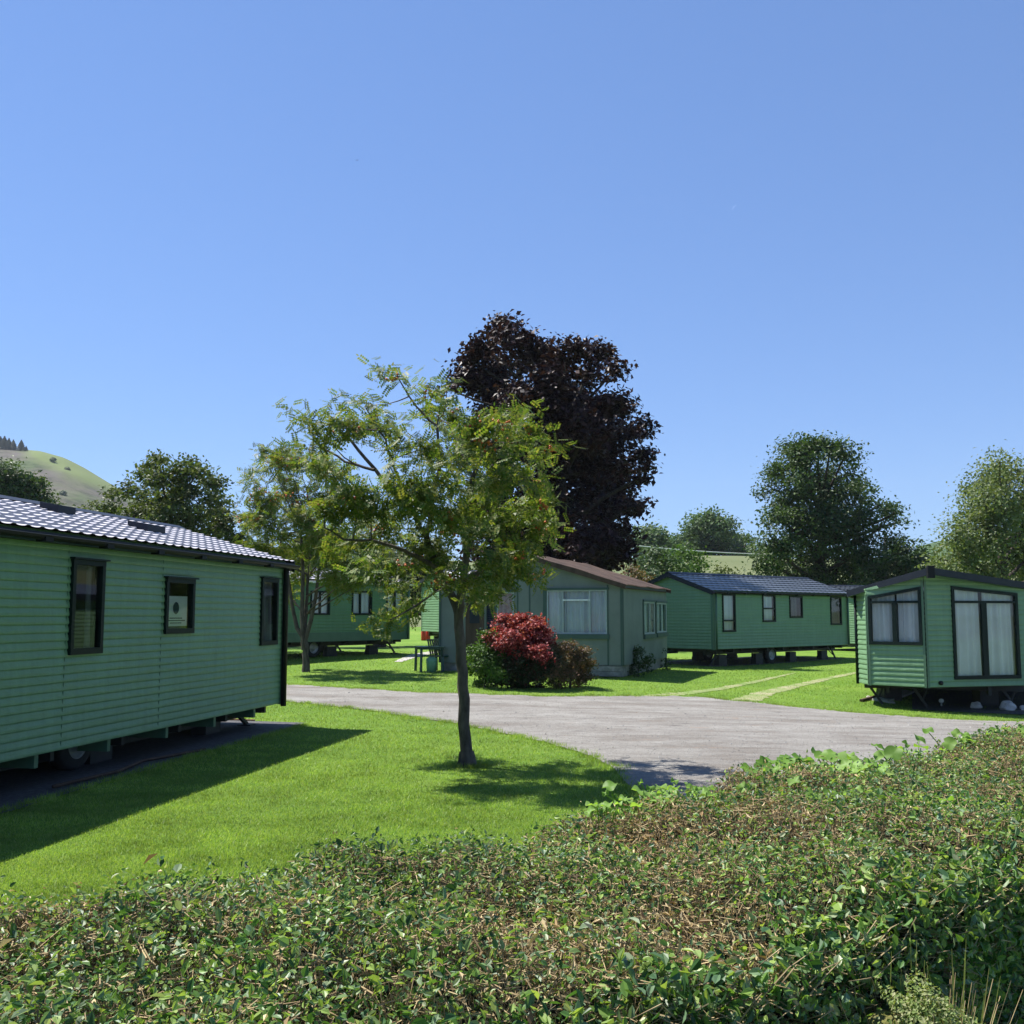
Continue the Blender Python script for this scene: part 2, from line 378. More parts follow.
def strip(name, pts, wid, mat, lift, jitter=.05, n=120):
    P = smooth_poly(resample([on_ground(*p) for p in pts], n), 5); d = np.gradient(P, axis=0); d /= np.linalg.norm(d, axis=1)[:, None]
    nrm = np.stack([-d[:, 1], d[:, 0]], 1); V = []
    wl = np.interp(np.linspace(0, 1, n), np.linspace(0, 1, len(wid)), wid); TRL.append((P[::3], wl[::3]))
    a = wl*.5+rng.normal(0, jitter, n)*wl; b = wl*.5+rng.normal(0, jitter, n)*wl
    for q in (P-nrm*a[:, None], P, P+nrm*b[:, None]): V.append(np.concatenate([q, (G(q[:, 0], q[:, 1])+lift)[:, None]], 1))
    V = np.concatenate(V); i = (np.arange(n-1)[None]+np.arange(2)[:, None]*n).ravel()
    return structure(link(name, mesh_np(name, V, np.stack([i, i+1, i+n+1, i+n], 1), mat, True)))
def trackmat():
    m, n, p, o = nodes('grassy_worn_earth')
    c = ramp(n, noise(n, 1.4, 8, .7), [(.4, (.13, .2, .04)), (.54, (.22, .235, .10)), (.66, (.34, .30, .21))])
    n.links.new(c, p.inputs['Base Color']); p.inputs['Roughness'].default_value = .95; bump(n, p, noise(n, 50, 5), .6, .02); return m
M['trk'] = trackmat()
strip('dirt_track', [(640,698),(690,693),(720,689),(760,681),(795,673)], [.5,.32,.24,.2,.1], M['trk'], .008, .07)
strip('dirt_track', [(740,702),(765,693),(800,685),(850,674),(900,664)], [.6,.38,.28,.24,.15], M['trk'], .008, .07)
strip('path', [(398,662),(418,655),(436,652)], [.25,.5,.55], M['slab'], .009, .06, 40)

# ------------------------------------------------------------ cladding and caravans
PROF = [(0, .012), (.12, .0165), (.35, .016), (.7, .009), (1, .001)]
PITCHV = [.11]; LAPD = [1.0]
def lapwall(mb, A, B, z0, topf, holes=(), pitch=None, knots=(), flat=False):
    """A->B in plan, outward on the right. topf(u)= top height. holes: (u0,u1,z0,zt0,zt1)"""
    pitch = pitch or PITCHV[0]
    A = Vector((A[0], A[1], 0)); B = Vector((B[0], B[1], 0)); L = (B-A).length; d = (B-A)/L; out = Vector((d.y, -d.x, 0))
    us = sorted({0, L, *knots}); tops = [topf(u) for u in us]; ztop = max(tops)
    zs = {z0, ztop, *[t for t in tops if t > z0]}
    k = 0
    while z0+k*pitch < ztop:
        for fz, _ in PROF[:-1]: zs.add(z0+(k+fz)*pitch)
        k += 1
    for h in holes: zs |= {h[2], h[3], h[4]}
    zs = sorted(z for z in zs if z0 <= z <= ztop); zz = [zs[0]]
    for z in zs[1:]:
        if z-zz[-1] > 1e-4: zz.append(z)
    def solid(z):
        # outline interval at height z (concave-down top)
        ok = []
        for i in range(len(us)-1):
            a, b, ta, tb = us[i], us[i+1], tops[i], tops[i+1]
            if ta >= z and tb >= z: ok.append((a, b))
            elif ta >= z: ok.append((a, a+(b-a)*(ta-z)/(ta-tb)))
            elif tb >= z: ok.append((b-(b-a)*(tb-z)/(tb-ta), b))
        if not ok: return []
        iv = [(ok[0][0], ok[-1][1])]
        for u0, u1, hz0, t0, t1 in holes:
            if z < hz0 or z > max(t0, t1): continue
            a, b = u0, u1
            if z > min(t0, t1):
                x = u0+(u1-u0)*(z-t0)/(t1-t0)
                if t0 < t1: a = x
                else: b = x
            new = []
            for l, r in iv:
                if b <= l or a >= r: new.append((l, r)); continue
                new.append((l, max(l, a))); new.append((min(r, b), r))
            iv = new
        return iv
    def off(z, side):
        if flat: return 0
        q = (z-z0)/pitch; fr = q-math.floor(q+ (1e-6 if side > 0 else -1e-6)); fr = min(max(fr, 0), 1)
        return LAPD[0]*float(np.interp(fr, [p[0] for p in PROF], [p[1] for p in PROF]))
    P = lambda u, z, o_: A+d*u+out*o_+Vector((0, 0, z))
    for za, zb in zip(zz[:-1], zz[1:]):
        ia, ib = solid(za+1e-5), solid(zb-1e-5)
        if len(ia) != len(ib): continue
        oa, ob = off(za, 1), off(zb, -1)
        for (l0, r0), (l1, r1) in zip(ia, ib):
            if r0-l0 < 1e-4 and r1-l1 < 1e-4: continue
            mb.add([P(l0, za, oa), P(r0, za, oa), P(r1, zb, ob), P(l1, zb, ob)], [(0, 1, 2, 3)])
            of2 = off(zb, 1)
            if of2 > ob+.003: mb.add([P(l1, zb, ob), P(r1, zb, ob), P(r1, zb, of2), P(l1, zb, of2)], [(0, 1, 2, 3)])
def wallM(A, B):
    A = Vector((A[0], A[1], 0)); B = Vector((B[0], B[1], 0)); d = (B-A).normalized(); out = Vector((d.y, -d.x, 0))
    # local (u, out, z): right-handed set (d, -out, z)
    return Matrix(((d.x, out.x, 0, A.x), (d.y, out.y, 0, A.y), (0, 0, 1, 0), (0, 0, 0, 1)))
def curtain_mesh(u0, u1, z0, t0, t1, Mx, o_=-.095, amp=.055, per=.16, n_per=8):
    L = u1-u0; n = max(6, int(L/per*n_per)); V = []
    for k in range(n+1):
        s = k/n; u = u0+L*s; ph = s*L/per*2*math.pi; a = amp*math.sin(ph+1.3*math.sin(ph*.23))*(.7+.3*math.sin(s*17+u0*5))
        top = t0+(t1-t0)*s
        V += [Mx @ Vector((u, o_+a*1.3, z0)), Mx @ Vector((u, o_+a*.8, top))]
    me = mesh_np('curtain', [tuple(v) for v in V], [(2*k, 2*k+2, 2*k+3, 2*k+1) for k in range(n)], None, True)
    return me
def window(parent, A, B, h, fw=.055, mull=(), trans=(), curtains=((0, 1, 'curtain'),), fmat='frame', proud=.045, drip=True, label=None):
    """h = (u0,u1,z0,t0,t1)"""
    u0, u1, z0, t0, t1 = h; Mx = wallM(A, B); m = MB()
    sl = lambda u: t0+(t1-t0)*(u-u0)/(u1-u0)
    def quadprism(pts, oa, ob):
        vs = [Mx @ Vector((u, oa, z)) for u, z in pts]+[Mx @ Vector((u, ob, z)) for u, z in pts]
        m.add(vs, [(0,1,2,3),(7,6,5,4),(0,4,5,1),(1,5,6,2),(2,6,7,3),(3,7,4,0)])
    oa, ob = -.05, proud
    quadprism([(u0, z0), (u1, z0), (u1, z0+fw*1.15), (u0, z0+fw*1.15)], oa, ob)
    quadprism([(u0, t0-fw), (u1, t1-fw), (u1, t1), (u0, t0)], oa, ob)
    quadprism([(u0, z0+fw*1.15), (u0+fw, z0+fw*1.15), (u0+fw, sl(u0+fw)-fw), (u0, t0-fw)], oa, ob-.002)
    quadprism([(u1-fw, z0+fw*1.15), (u1, z0+fw*1.15), (u1, t1-fw), (u1-fw, sl(u1-fw)-fw)], oa, ob-.002)
    for zt in trans: quadprism([(u0+fw, zt-.025), (u1-fw, zt-.025), (u1-fw, zt+.025), (u0+fw, zt+.025)], oa, ob-.005)
    for um, wd, ztop in mull:
        zt_ = ztop if ztop else min(sl(um-wd/2), sl(um+wd/2))-fw
        quadprism([(um-wd/2, z0+fw*1.15), (um+wd/2, z0+fw*1.15), (um+wd/2, zt_), (um-wd/2, zt_)], oa, ob-.008)
    if drip and t0 == t1: quadprism([(u0-.03, t0), (u1+.03, t0), (u1+.03, t0+.018), (u0-.03, t0+.018)], 0, ob+.03)
    fr = m.build('window', M[fmat], parent)
    if label: fr['label'] = label
    g = MB(); g.add([Mx @ Vector(p) for p in ((u0+.02, .008, z0+.02), (u1-.02, .008, z0+.02), (u1-.02, .008, sl(u1-.02)-.02), (u0+.02, .008, sl(u0+.02)-.02))], [(0,1,2,3)])
    g.build('pane', M['glass'], fr)
    for a, b, mt in curtains:
        ua, ub = u0+(u1-u0)*a+.02, u0+(u1-u0)*b-.02
        me = curtain_mesh(ua, ub, z0+.02, sl(ua)-.02, sl(ub)-.02, Mx); me.materials.append(M[mt]); link('curtain', me, fr)
    return fr
def tile_roof(parent, L, W, ze, zr, mat, oh=.12, ohe=.14, name='roof', steps=.33, wave=.2, amp=.018):
    """gable roof, ridge along local x at W/2; ze is the sheet height at the wall line"""
    nx = int((L+2*ohe)/wave*6); xs = np.linspace(-ohe, L+ohe, nx)
    V = []; F = []
    half = W/2; sl = (zr-ze)/half; ln = half+oh
    rows = max(2, int(round(math.hypot(ln, sl*ln)/steps)))
    for sgn in (0, 1):
        ts = []
        for r in range(rows):
            ts += [(r/rows+1e-5, .024), ((r+1)/rows-1e-5, .0)]
        rowi = lambda t: 0
        # from eave(0) to ridge(1); each course overlaps the one below it: lower edge raised
        base = len(V)
        for t, lift in ts:
            yy = -oh+ln*t; z = ze+sl*(yy) + lift
            if sgn: yy = W-yy
            for x in xs:
                cr = .5+.5*math.cos(2*math.pi*(x/wave+(.5 if rowi(t) % 2 else 0)))
                V.append((x, yy, z+(lift-.012)*cr**4+.3*amp*cr))
        for j in range(len(ts)-1):
            for k in range(nx-1):
                a = base+j*nx+k; q = (a, a+1, a+nx+1, a+nx)
                F.append(q if not sgn else q[::-1])
    o = link(name, mesh_np(name, V, F, M[mat], False), parent)
    # ridge cap
    m = MB()
    m.add([(-ohe-.01, half-.14, zr-.14*sl+.035), (L+ohe+.01, half-.14, zr-.14*sl+.035), (L+ohe+.01, half, zr+.055), (-ohe-.01, half, zr+.055), (L+ohe+.01, half+.14, zr-.14*sl+.035), (-ohe-.01, half+.14, zr-.14*sl+.035)], [(0,1,2,3),(3,2,4,5)])
    m.build('ridge_cap', M['fascia'], o)
    return o, sl
def fascia(parent, L, W, ze, zr, oh, ohe, mat='fascia', dep=.13):
    m = MB(); half = W/2; sl = (zr-ze)/half; zl = ze-sl*oh
    for x in (-ohe, L+ohe):
        s = -1 if x < 0 else 1
        for a, b in (((x, -oh, zl), (x, half, zr)), ((x, half, zr), (x, W+oh, zl))):
            a = Vector(a); b = Vector(b); dn = Vector((0, 0, -dep)); o_ = Vector((s*.025, 0, 0)); t = Vector((0, 0, .03))
            m.add([a+t, b+t, b+dn, a+dn, a+t+o_, b+t+o_, b+dn+o_, a+dn+o_], [(0,1,2,3),(7,6,5,4),(0,4,5,1),(1,5,6,2),(2,6,7,3),(3,7,4,0)])
        # soffit
    for y0, y1 in ((-oh, 0), (W, W+oh)):
        ye = -oh if y0 < 0 else W+oh; m.box((-ohe, ye-.01, zl-dep+.05), (L+ohe, ye+.01, zl+.0))
        m.add([(-ohe, y0, zl-dep+.04), (L+ohe, y0, zl-dep+.04), (L+ohe, y1, zl-dep+.04), (-ohe, y1, zl-dep+.04)], [(0,3,2,1)])
    m.build('fascia', M[mat], parent)
def gutter(parent, L, y, z, ohe, mat='dark', out=-1):
    m = MB(); n = 7; prof = [(math.cos(math.pi+math.pi*k/(n-1))*.05, math.sin(math.pi+math.pi*k/(n-1))*.05) for k in range(n)]
    xs = [-ohe, L+ohe]; V = []; 
    for x in xs:
        for a, b in prof: V.append((x, y+out*.05+a, z+b))
        for a, b in prof[::-1]: V.append((x, y+out*.05+a*.86, z+b*.86+.004))
    N = 2*n; F = [(k, (k+1) % N, N+(k+1) % N, N+k) for k in range(N)]+[tuple(range(N))[::-1], tuple(range(N, 2*N))]
    m.add(V, F); g = m.build('gutter', M[mat], parent)
    b = MB(); k = .6
    while k < L: b.box((k-.06, y+out*.05-.055, z-.065), (k+.06, y+out*.05+.05, z-.02)); k += 1.05
    build_each(b, 'bracket', M[mat], g)
    return g
def wheel(parent, x, y, r=.31, wdt=.19):
    Mr = Matrix.Rotation(R(90), 4, 'X')
    m = MB(); m.lathe([(r*.6,-wdt/2),(r*.9,-wdt/2),(r,-wdt*.36),(r,wdt*.36),(r*.9,wdt/2),(r*.6,wdt/2)], (x,y,r), 28, Mr)
    t = m.build('wheel', M['tyre'], parent, True)
    q = MB(); q.lathe([(.01,wdt*.30),(.05,wdt*.42),(.09,wdt*.28),(r*.42,wdt*.2),(r*.56,wdt*.42),(r*.62,wdt*.5),(r*.61,-wdt*.45)], (x,y,r), 24, Mr); q.build('rim', M['galv'], t, True)
DRAW = [True]
def chassis(parent, L, W, zb, wheels=True, axle=None, jacks=True, skid=False):
    m = MB()
    for y in (.55, W-.55): m.box((.15, y-.03, zb-.2), (L-.15, y+.03, zb-.001))
    for k in range(9):
        x = .3+(L-.6)*k/8; m.box((x-.03, .12, zb-.12), (x+.03, W-.12, zb-.002))
    if DRAW[0]: m.box((-.9, W/2-.05, zb-.18), (.3, W/2+.05, zb-.08))
    m.build('chassis', M['steel'], parent)
    ax = axle if axle is not None else L*.52
    if wheels:
        for x in (ax,):
            for y in (.42, W-.42): wheel(parent, x, y)
    if jacks:
        for x, y, s in ((.7, .4, 1), (.7, W-.4, 1), (L-.7, .4, -1), (L-.7, W-.4, -1)):
            j = MB(); j.bar((x, y, zb-.08), (x-s*.38, y, .04), .05); j.bar((x+s*.25, y, zb-.12), (x-s*.2, y, .2), .025); j.box((x-s*.38-.1, y-.1, 0), (x-s*.38+.1, y+.1, .04)); j.build('corner_steady', M['steel'], parent)
    for k in range(4):
        x = L*(.12+.25*k)
        if abs(x-ax) < .5: x += .7
        for y in (.5, W-.5):
            s = MB(); s.box((x-.22, y-.11, 0), (x+.22, y+.11, .18)); s.box((x-.2, y-.1, .18), (x+.2, y+.1, zb-.21)); s.build('support_blocks', M['steel'], parent)
def px_rect(org, rz, A, B, r, gz):
    """photo rectangle -> (u0,u1,z0,z1,z1) on the wall A->B of a thing at org"""
    c, s = math.cos(rz), math.sin(rz); tw = lambda p: Vector((org[0]+p[0]*c-p[1]*s, org[1]+p[0]*s+p[1]*c, 0))
    a, b = tw(A), tw(B); d = (b-a).normalized(); out = Vector((d.y, -d.x, 0)); C0 = Vector((0, 0, CAMZ))
    def hit(px, py):
        q = ray(px, py); t = (a-C0).dot(out)/q.dot(out); p = C0+q*t; return (p-a).dot(d), p.z-gz
    x0, y0, x1, y1 = r; ym = (y0+y1)/2; xm = (x0+x1)/2
    u0, u1 = hit(x0, ym)[0], hit(x1, ym)[0]
    if u0 > u1: u0, u1 = u1, u0
    z1, zb = hit(xm, y0)[1], hit(xm, y1)[1]
    return (u0, u1, zb, z1, z1)
def body(root, L, W, zb, ze, zr, holes, mat='clad', ends=True):
    m = MB(); half = W/2
    gt = lambda u: ze+(zr-ze)*(1-abs(u-half)/half)
    lapwall(m, (0,0), (L,0), zb, lambda u: ze, holes.get('S', ()))
    lapwall(m, (L,0), (L,W), zb, gt, holes.get('E', ()), knots=(half,))
    lapwall(m, (L,W), (0,W), zb, lambda u: ze, holes.get('N', ()))
    lapwall(m, (0,W), (0,0), zb, gt, holes.get('W', ()), knots=(half,))
    m.add([(0,0,zb),(L,0,zb),(L,W,zb),(0,W,zb)], [(3,2,1,0)])
    m.build('wall', M[mat], root)
    for x, y in ((0,0),(L,0),(L,W),(0,W)):
        t = MB()
        sx = -1 if x == 0 else 1; sy = -1 if y == 0 else 1
        t.box((min(x-sx*.07, x+sx*.024), min(y+sy*.02, y+sy*.024)-.0, zb-.02), (max(x-sx*.07, x+sx*.024), max(y+sy*.02, y+sy*.024)+.001, ze-.01))
        t.box((min(x+sx*.02, x+sx*.026), min(y-sy*.07, y+sy*.02), zb-.02), (max(x+sx*.02, x+sx*.026), max(y-sy*.07, y+sy*.02), ze-.01))
        t.build('corner_trim', M['trim'], root)
    # interior lining so that windows look into a room
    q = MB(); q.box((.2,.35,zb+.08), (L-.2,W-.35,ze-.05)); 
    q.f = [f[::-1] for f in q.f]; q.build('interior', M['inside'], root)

# --- caravan 1: long one on the left
W1, L1 = 3.7, 11.0; d1 = Vector((.1755, .9845, 0)); c1 = at(282, 640, 15.9); ang1 = math.atan2(d1.y, d1.x)
org1 = Vector((c1.x, c1.y, 0))-d1*L1; g1 = 0.0
v1 = empty('static_caravan', (org1.x, org1.y, g1), ang1)
tag(v1, 'long green static caravan filling the left edge, with paler ribbed tile roof', 'static caravan', 'green static caravans on the park')
ZB1, ZE1, ZR1 = .33, 2.50, 3.03
wr = [px_rect(org1, ang1, (0,0), (L1,0), r, g1) for r in ((68.5,560,101,654), (163.5,578.5,192,633.5), (259.5,578.5,276,645))]
PITCHV[0] = .083; LAPD[0] = .85
body(v1, L1, W1, ZB1, ZE1, ZR1, {'S': wr}, 'clad')
PITCHV[0] = .105; LAPD[0] = .95
window(v1, (0,0), (L1,0), wr[0], curtains=((.72, 1, 'curtain_grey'),))
f2 = window(v1, (0,0), (L1,0), wr[1], curtains=())
window(v1, (0,0), (L1,0), wr[2], curtains=((.55, 1, 'curtain_grey'),))
u0, u1, z0, z1, _ = wr[1]; zp = z0+.09; zq = z0+(z1-z0)*.68
p = MB(); p.add([(u0+.07, .03, zp), (u1-.07, .03, zp), (u1-.07, .03, zq), (u0+.07, .03, zq)], [(0,1,2,3)]); pz = p.build('poster', M['paper'], f2)
um, zm = (u0+u1)/2, zp+(zq-zp)*.6; q = MB(); q.add([(um+.075*math.cos(k*math.pi/12), .026, zm+.075*math.sin(k*math.pi/12)) for k in range(24)], [tuple(range(24))])
for k, (a, b) in enumerate(((.28, .72), (.18, .82), (.3, .7))): zz_ = zp+(zq-zp)*(.25-.08*k); q.box((u0+(u1-u0)*a, .025, zz_), (u0+(u1-u0)*b, .027, zz_+.012))
q.build('printed_emblem', M['ink'], pz)
# a vase-like orange cloth seen inside the third window, furniture inside the first
u0, u1, z0, z1, _ = wr[2]; q = MB(); q.box((u0+.05, .12, z0), (u1-.1, .3, z0+.42)); q.build('cushion', M['orange'], v1)
u0, u1, z0, z1, _ = wr[0]; q = MB(); q.box((u0+.1, .16, z0-.1), (u1+.1, .3, z0+.02)); q.build('counter', M['white'], v1)
rf, sl1 = tile_roof(v1, L1, W1, ZE1+.01, ZR1+.01, 'roof', steps=.24, wave=.21)
fascia(v1, L1, W1, ZE1, ZR1, .12, .14)
gutter(v1, L1, -.12, ZE1-.07, .14)
m = MB(); m.tube([(L1-.035, -.075, ZE1-.08), (L1-.035, -.06, ZE1-.2), (L1-.035, -.06, ZB1-.04)], .042, 10); m.build('downpipe', M['dark'], v1, True)
for x_px, f0, f1, ln_ in ((58, .34, .41, .34), (148, .22, .30, .45)):      # roof vents: low boxes sitting up the slope
    X = px_rect(org1, ang1, (0, W1*f0), (L1, W1*f0), (x_px-4, 525, x_px, 535), g1); u = X[1]
    m = MB(); y0, y1 = W1*f0, W1*f1; zf = lambda y: ZE1+.03+sl1*y
    m.add([(u,y0,zf(y0)+.0),(u+ln_,y0,zf(y0)),(u+ln_,y1,zf(y1)),(u,y1,zf(y1)),(u,y0,zf(y0)+.1),(u+ln_,y0,zf(y0)+.1),(u+ln_,y1,zf(y1)+.07),(u,y1,zf(y1)+.07)], [(4,5,6,7),(0,1,5,4),(1,2,6,5),(2,3,7,6),(3,0,4,7)])
    m.build('roof_light', M['fascia'], v1)
for x_px in (64, 160):
    u = px_rect(org1, ang1, (0,0), (L1,0), (x_px-1, 640, x_px+1, 700), g1)[0]; m = MB(); m.box((u, -.0125, ZB1), (u+.006, -.006, ZE1-.1)); m.build('panel_joint', M['trim'], v1)
ax1 = px_rect(org1, ang1, (0,.42), (L1,.42), (70, 740, 74, 760), g1)[0]
chassis(v1, L1, W1, ZB1, axle=ax1, jacks=True)
m = MB()
for k in range(7): x = L1-.9-1.25*k; m.box((x-.03, .02, ZB1-.13), (x+.03, 1.2, ZB1-.003))
build_each(m, 'outrigger', M['trim'], v1)

# --- generic further caravans
def caravan(label, corner, d, L, W, zb, ze, zr, S=(), Wd=(), roofm='roof2', clad='clad', g=None, axle=None, corner_end=False, guttermat='dark', wmul=True, curt='curtain', whiteridge=False):
    """corner = world xy of local origin (x axis along d, wall S on the right hand side)"""
    ang = math.atan2(d[1], d[0]); org = (corner[0], corner[1]); 
    g = Gf(org[0]+d[0]*L/2, org[1]+d[1]*L/2) if g is None else g
    r = empty('static_caravan', (org[0], org[1], g), ang); tag(r, label, 'static caravan', 'green static caravans on the park')
    hs = {'S': [px_rect(org, ang, (0,0), (L,0), q[0], g) for q in S], 'W': [px_rect(org, ang, (0,W), (0,0), q[0], g) for q in Wd]}
    body(r, L, W, zb, ze, zr, hs, clad)
    for h, q in zip(hs['S'], S):
        mu = [(h[0]+(h[1]-h[0])*a, .05, None) for a in q[1].get('mull', ())]; tr = [h[2]+(h[3]-h[2])*a for a in q[1].get('trans', ())]
        window(r, (0,0), (L,0), h, mull=mu, trans=tr, curtains=q[1].get('cur', ((0, 1, curt),)), drip=False)
    tile_roof(r, L, W, ze+.01, zr+.01, roofm, wave=.3, steps=.3)
    fascia(r, L, W, ze, zr, .12, .14)
    gutter(r, L, -.12, ze-.07, .14, guttermat)
    m = MB(); m.tube([(.1, -.075, ze-.1), (.1, -.075, zb)], .035, 8); m.tube([(L-.1, -.075, ze-.1), (L-.1, -.075, zb)], .035, 8); build_each(m, 'downpipe', M['trim'], r, True)
    chassis(r, L, W, zb, axle=axle)
    return r, org, ang, g
# mid right
c4 = at(713, 620, 35.0); e4 = at(848, 620, 40.6); d4 = Vector((e4.x-c4.x, e4.y-c4.y, 0)); L4 = d4.length; d4.normalize()
def zh(py, px, Y, g): return at(px, py, Y).z-g
g4 = Gf(c4.x, c4.y)
v4, *_ = caravan('green static caravan with four narrow windows and slate grey roof, right of the rendered chalet', (c4.x, c4.y), d4, L4, 3.7,
    zh(649.5, 713, 35, g4), zh(590, 713, 35, g4), zh(590, 713, 35, g4)+.62,
    S=[((722,594,735,632), {'trans': (.3,)}), ((762,595,775,622), {'trans': (.5,)}), ((789,596,802,618), {'cur': ((.2, .8, 'curtain_grey'),)}), ((830,597,841,625), {'cur': ((0,1,'curtain_grey'),)})], g=g4, axle=L4*.45)
# behind left
c2 = at(285, 610, 33.2); e2 = at(409, 610, 37.6); d2 = Vector((e2.x-c2.x, e2.y-c2.y, 0)).normalized(); L2 = 10.5
o2 = Vector((e2.x, e2.y, 0))-d2*L2; g2 = Gf(e2.x-2, e2.y-2)
zb2, ze2 = zh(638.5, 409, 37.6, g2), zh(582.5, 409, 37.6, g2)
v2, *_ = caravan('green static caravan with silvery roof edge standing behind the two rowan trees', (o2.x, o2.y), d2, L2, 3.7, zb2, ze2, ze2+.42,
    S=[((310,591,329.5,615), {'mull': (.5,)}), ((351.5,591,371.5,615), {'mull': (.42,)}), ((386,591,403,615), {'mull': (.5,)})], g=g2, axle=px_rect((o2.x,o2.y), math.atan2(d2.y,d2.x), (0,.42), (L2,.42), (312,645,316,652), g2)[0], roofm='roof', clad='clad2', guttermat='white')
m = MB(); m.box((.02, -.024, zb2-.03), (L2-.02, -.017, zb2+.27)); m.build('bottom_band', M['trim'], v2)  # darker green band along the bottom of the long wall
# lit end wall behind the chalet
c3 = at(428, 620, 43); d3 = Vector((.93, .37, 0)).normalized(); g3 = Gf(c3.x, c3.y)
# local west end faces left; shows between rowan and chalet
DRAW[0] = False
v3, *_ = caravan('pale green static caravan mostly hidden behind the left corner of the chalet', (c3.x+.9, c3.y-1.0), d3, 5.2, 3.7, zh(632, 433, 43, g3), zh(581, 433, 43, g3), zh(581, 433, 43, g3)+.45, g=g3, roofm='white')
DRAW[0] = True
# sliver far right
c5 = at(857.5, 620, 47); g5 = Gf(c5.x, c5.y); d5 = Vector((.35, .94, 0)).normalized()
v5, *_ = caravan('green static caravan seen as a narrow sunlit strip between two other caravans', (c5.x+.2, c5.y), Vector((.89, .45, 0)).normalized(), 9, 3.7, zh(644, 850, 47, g5), zh(595, 850, 47, g5), zh(595, 850, 47, g5)+.45, g=g5)

# --- right caravan with bay front
g6 = Gf(9.2, 22.2)
P0 = at(857.5, 640, 22.75); P1 = at(868, 640, 22.0); P2 = at(925.5, 640, 21.2); P3 = at(1052, 640, 22.0); P4 = at(1064, 640, 22.6)
ax6 = Vector((.36, .93, 0)).normalized(); L6 = 10.5
r6 = empty('static_caravan', (P2.x, P2.y, g6), 0); tag(r6, 'green static caravan at the right edge with pointed bay front and tall curtained glass doors', 'static caravan', 'green static caravans on the park')
org6 = (P2.x, P2.y)
l2 = lambda P: (P.x-P2.x, P.y-P2.y)
pA, pB, pC, pD, pE = l2(P0), l2(P1), l2(P2), l2(P3), l2(P4)
back0 = (pA[0]+ax6.x*L6, pA[1]+ax6.y*L6); back1 = (pE[0]+ax6.x*L6, pE[1]+ax6.y*L6)
zb6 = zh(687.5, 925, 21.2, g6); ze6 = zh(591.5, 857, 22.75, g6)
# roof planes: ridge from the prow back; height at ridge
zr6 = zh(571, 933, 21.2, g6); ridx = .15
def roofz(p, ridge=None):
    # distance from ridge line (through pC+ridx along ax6)
    rx = pC[0]+ridx; ry = pC[1]; nx, ny = ax6.y, -ax6.x
    s = (p[0]-rx)*nx+(p[1]-ry)*ny
    half = abs((pA[0]-rx)*nx+(pA[1]-ry)*ny) if s < 0 else abs((pE[0]-rx)*nx+(pE[1]-ry)*ny)
    return ze6+(zr6-ze6)*(1-abs(s)/half)
def slant(A, B, r):
    a = px_rect(org6, 0, A, B, (r[0], r[1], r[2], r[3]), g6); return a
def rect6(A, B, x0, x1, yb, yt0, yt1):
    a = px_rect(org6, 0, A, B, (x0, min(yt0, yt1), x1, yb), g6)
    t0 = px_rect(org6, 0, A, B, (x0-.5, yt0, x0+.5, yb), g6)[3]; t1 = px_rect(org6, 0, A, B, (x1-.5, yt1, x1+.5, yb), g6)[3]
    return (a[0], a[1], a[2], t0, t1)
hL = rect6(pB, pC, 868.8, 922, 645, 596.5, 586.5)
hR = rect6(pC, pD, 952, 1018, 679, 586, 593)
LAPD[0] = 1.0
m = MB()
for A_, B_, hs in ((pA, pB, ()), (pB, pC, (hL,)), (pC, pD, (hR,)), (pD, pE, ()), (pE, back1, ()), (back1, back0, ()), (back0, pA, ())):
    Lw = math.hypot(B_[0]-A_[0], B_[1]-A_[1])
    fn = lambda u, A_=A_, B_=B_, Lw=Lw: roofz((A_[0]+(B_[0]-A_[0])*u/Lw, A_[1]+(B_[1]-A_[1])*u/Lw))-.015
    kn = (Lw/2,) if A_ == back1 else ()
    lapwall(m, A_, B_, zb6, fn, hs, knots=kn)
m.add([(x, y, zb6) for x, y in (pA, pB, pC, pD, pE, back1, back0)], [tuple(range(7))[::-1]])
m.build('wall', M['clad'], r6)
m = MB()
for p_, a_, b_ in ((pA, back0, pB), (pB, pA, pC), (pC, pB, pD)):
    for q_ in (a_, b_):
        dd = Vector((q_[0]-p_[0], q_[1]-p_[1], 0)).normalized(); nn = Vector((dd.y, -dd.x, 0))
        if q_ is a_: nn = -nn
        base = Vector((p_[0], p_[1], 0)); w_ = .05
        vs_ = [base+nn*.019, base+dd*w_+nn*.019, base+dd*w_+nn*.024, base+nn*.024]
        tz = roofz(p_)-.16
        m.add([v+Vector((0,0,zb6-.01)) for v in vs_]+[v+Vector((0,0,tz)) for v in vs_], [(0,1,5,4),(1,2,6,5),(2,3,7,6),(3,0,4,7),(4,5,6,7)])
build_each(m, 'corner_trim', M['trim'], r6)
def sub(h, fr): return h[0]+(h[1]-h[0])*fr
tL = px_rect(org6, 0, pB, pC, (868, 602, 922, 645), g6)[3]
window(r6, pB, pC, hL, trans=(tL,), mull=((sub(hL, .5), .1, tL-.02),), fw=.06, curtains=((0, .49, 'curtain'), (.492, 1, 'curtain')))
tR = px_rect(org6, 0, pC, pD, (952, 602, 1018, 679), g6)[3]
window(r6, pC, pD, hR, trans=(tR,), mull=((sub(hR, .48), .13, tR-.02),), fw=.065, curtains=((0, .46, 'curtain'), (.5, 1, 'curtain')), label='tall glazed double doors with sloping top light')
q = MB(); q.box((pA[0]+.6, 1.2, zb6+.1), (pD[0]-.4, 1.25, ze6)); q.build('interior', M['inside'], r6)
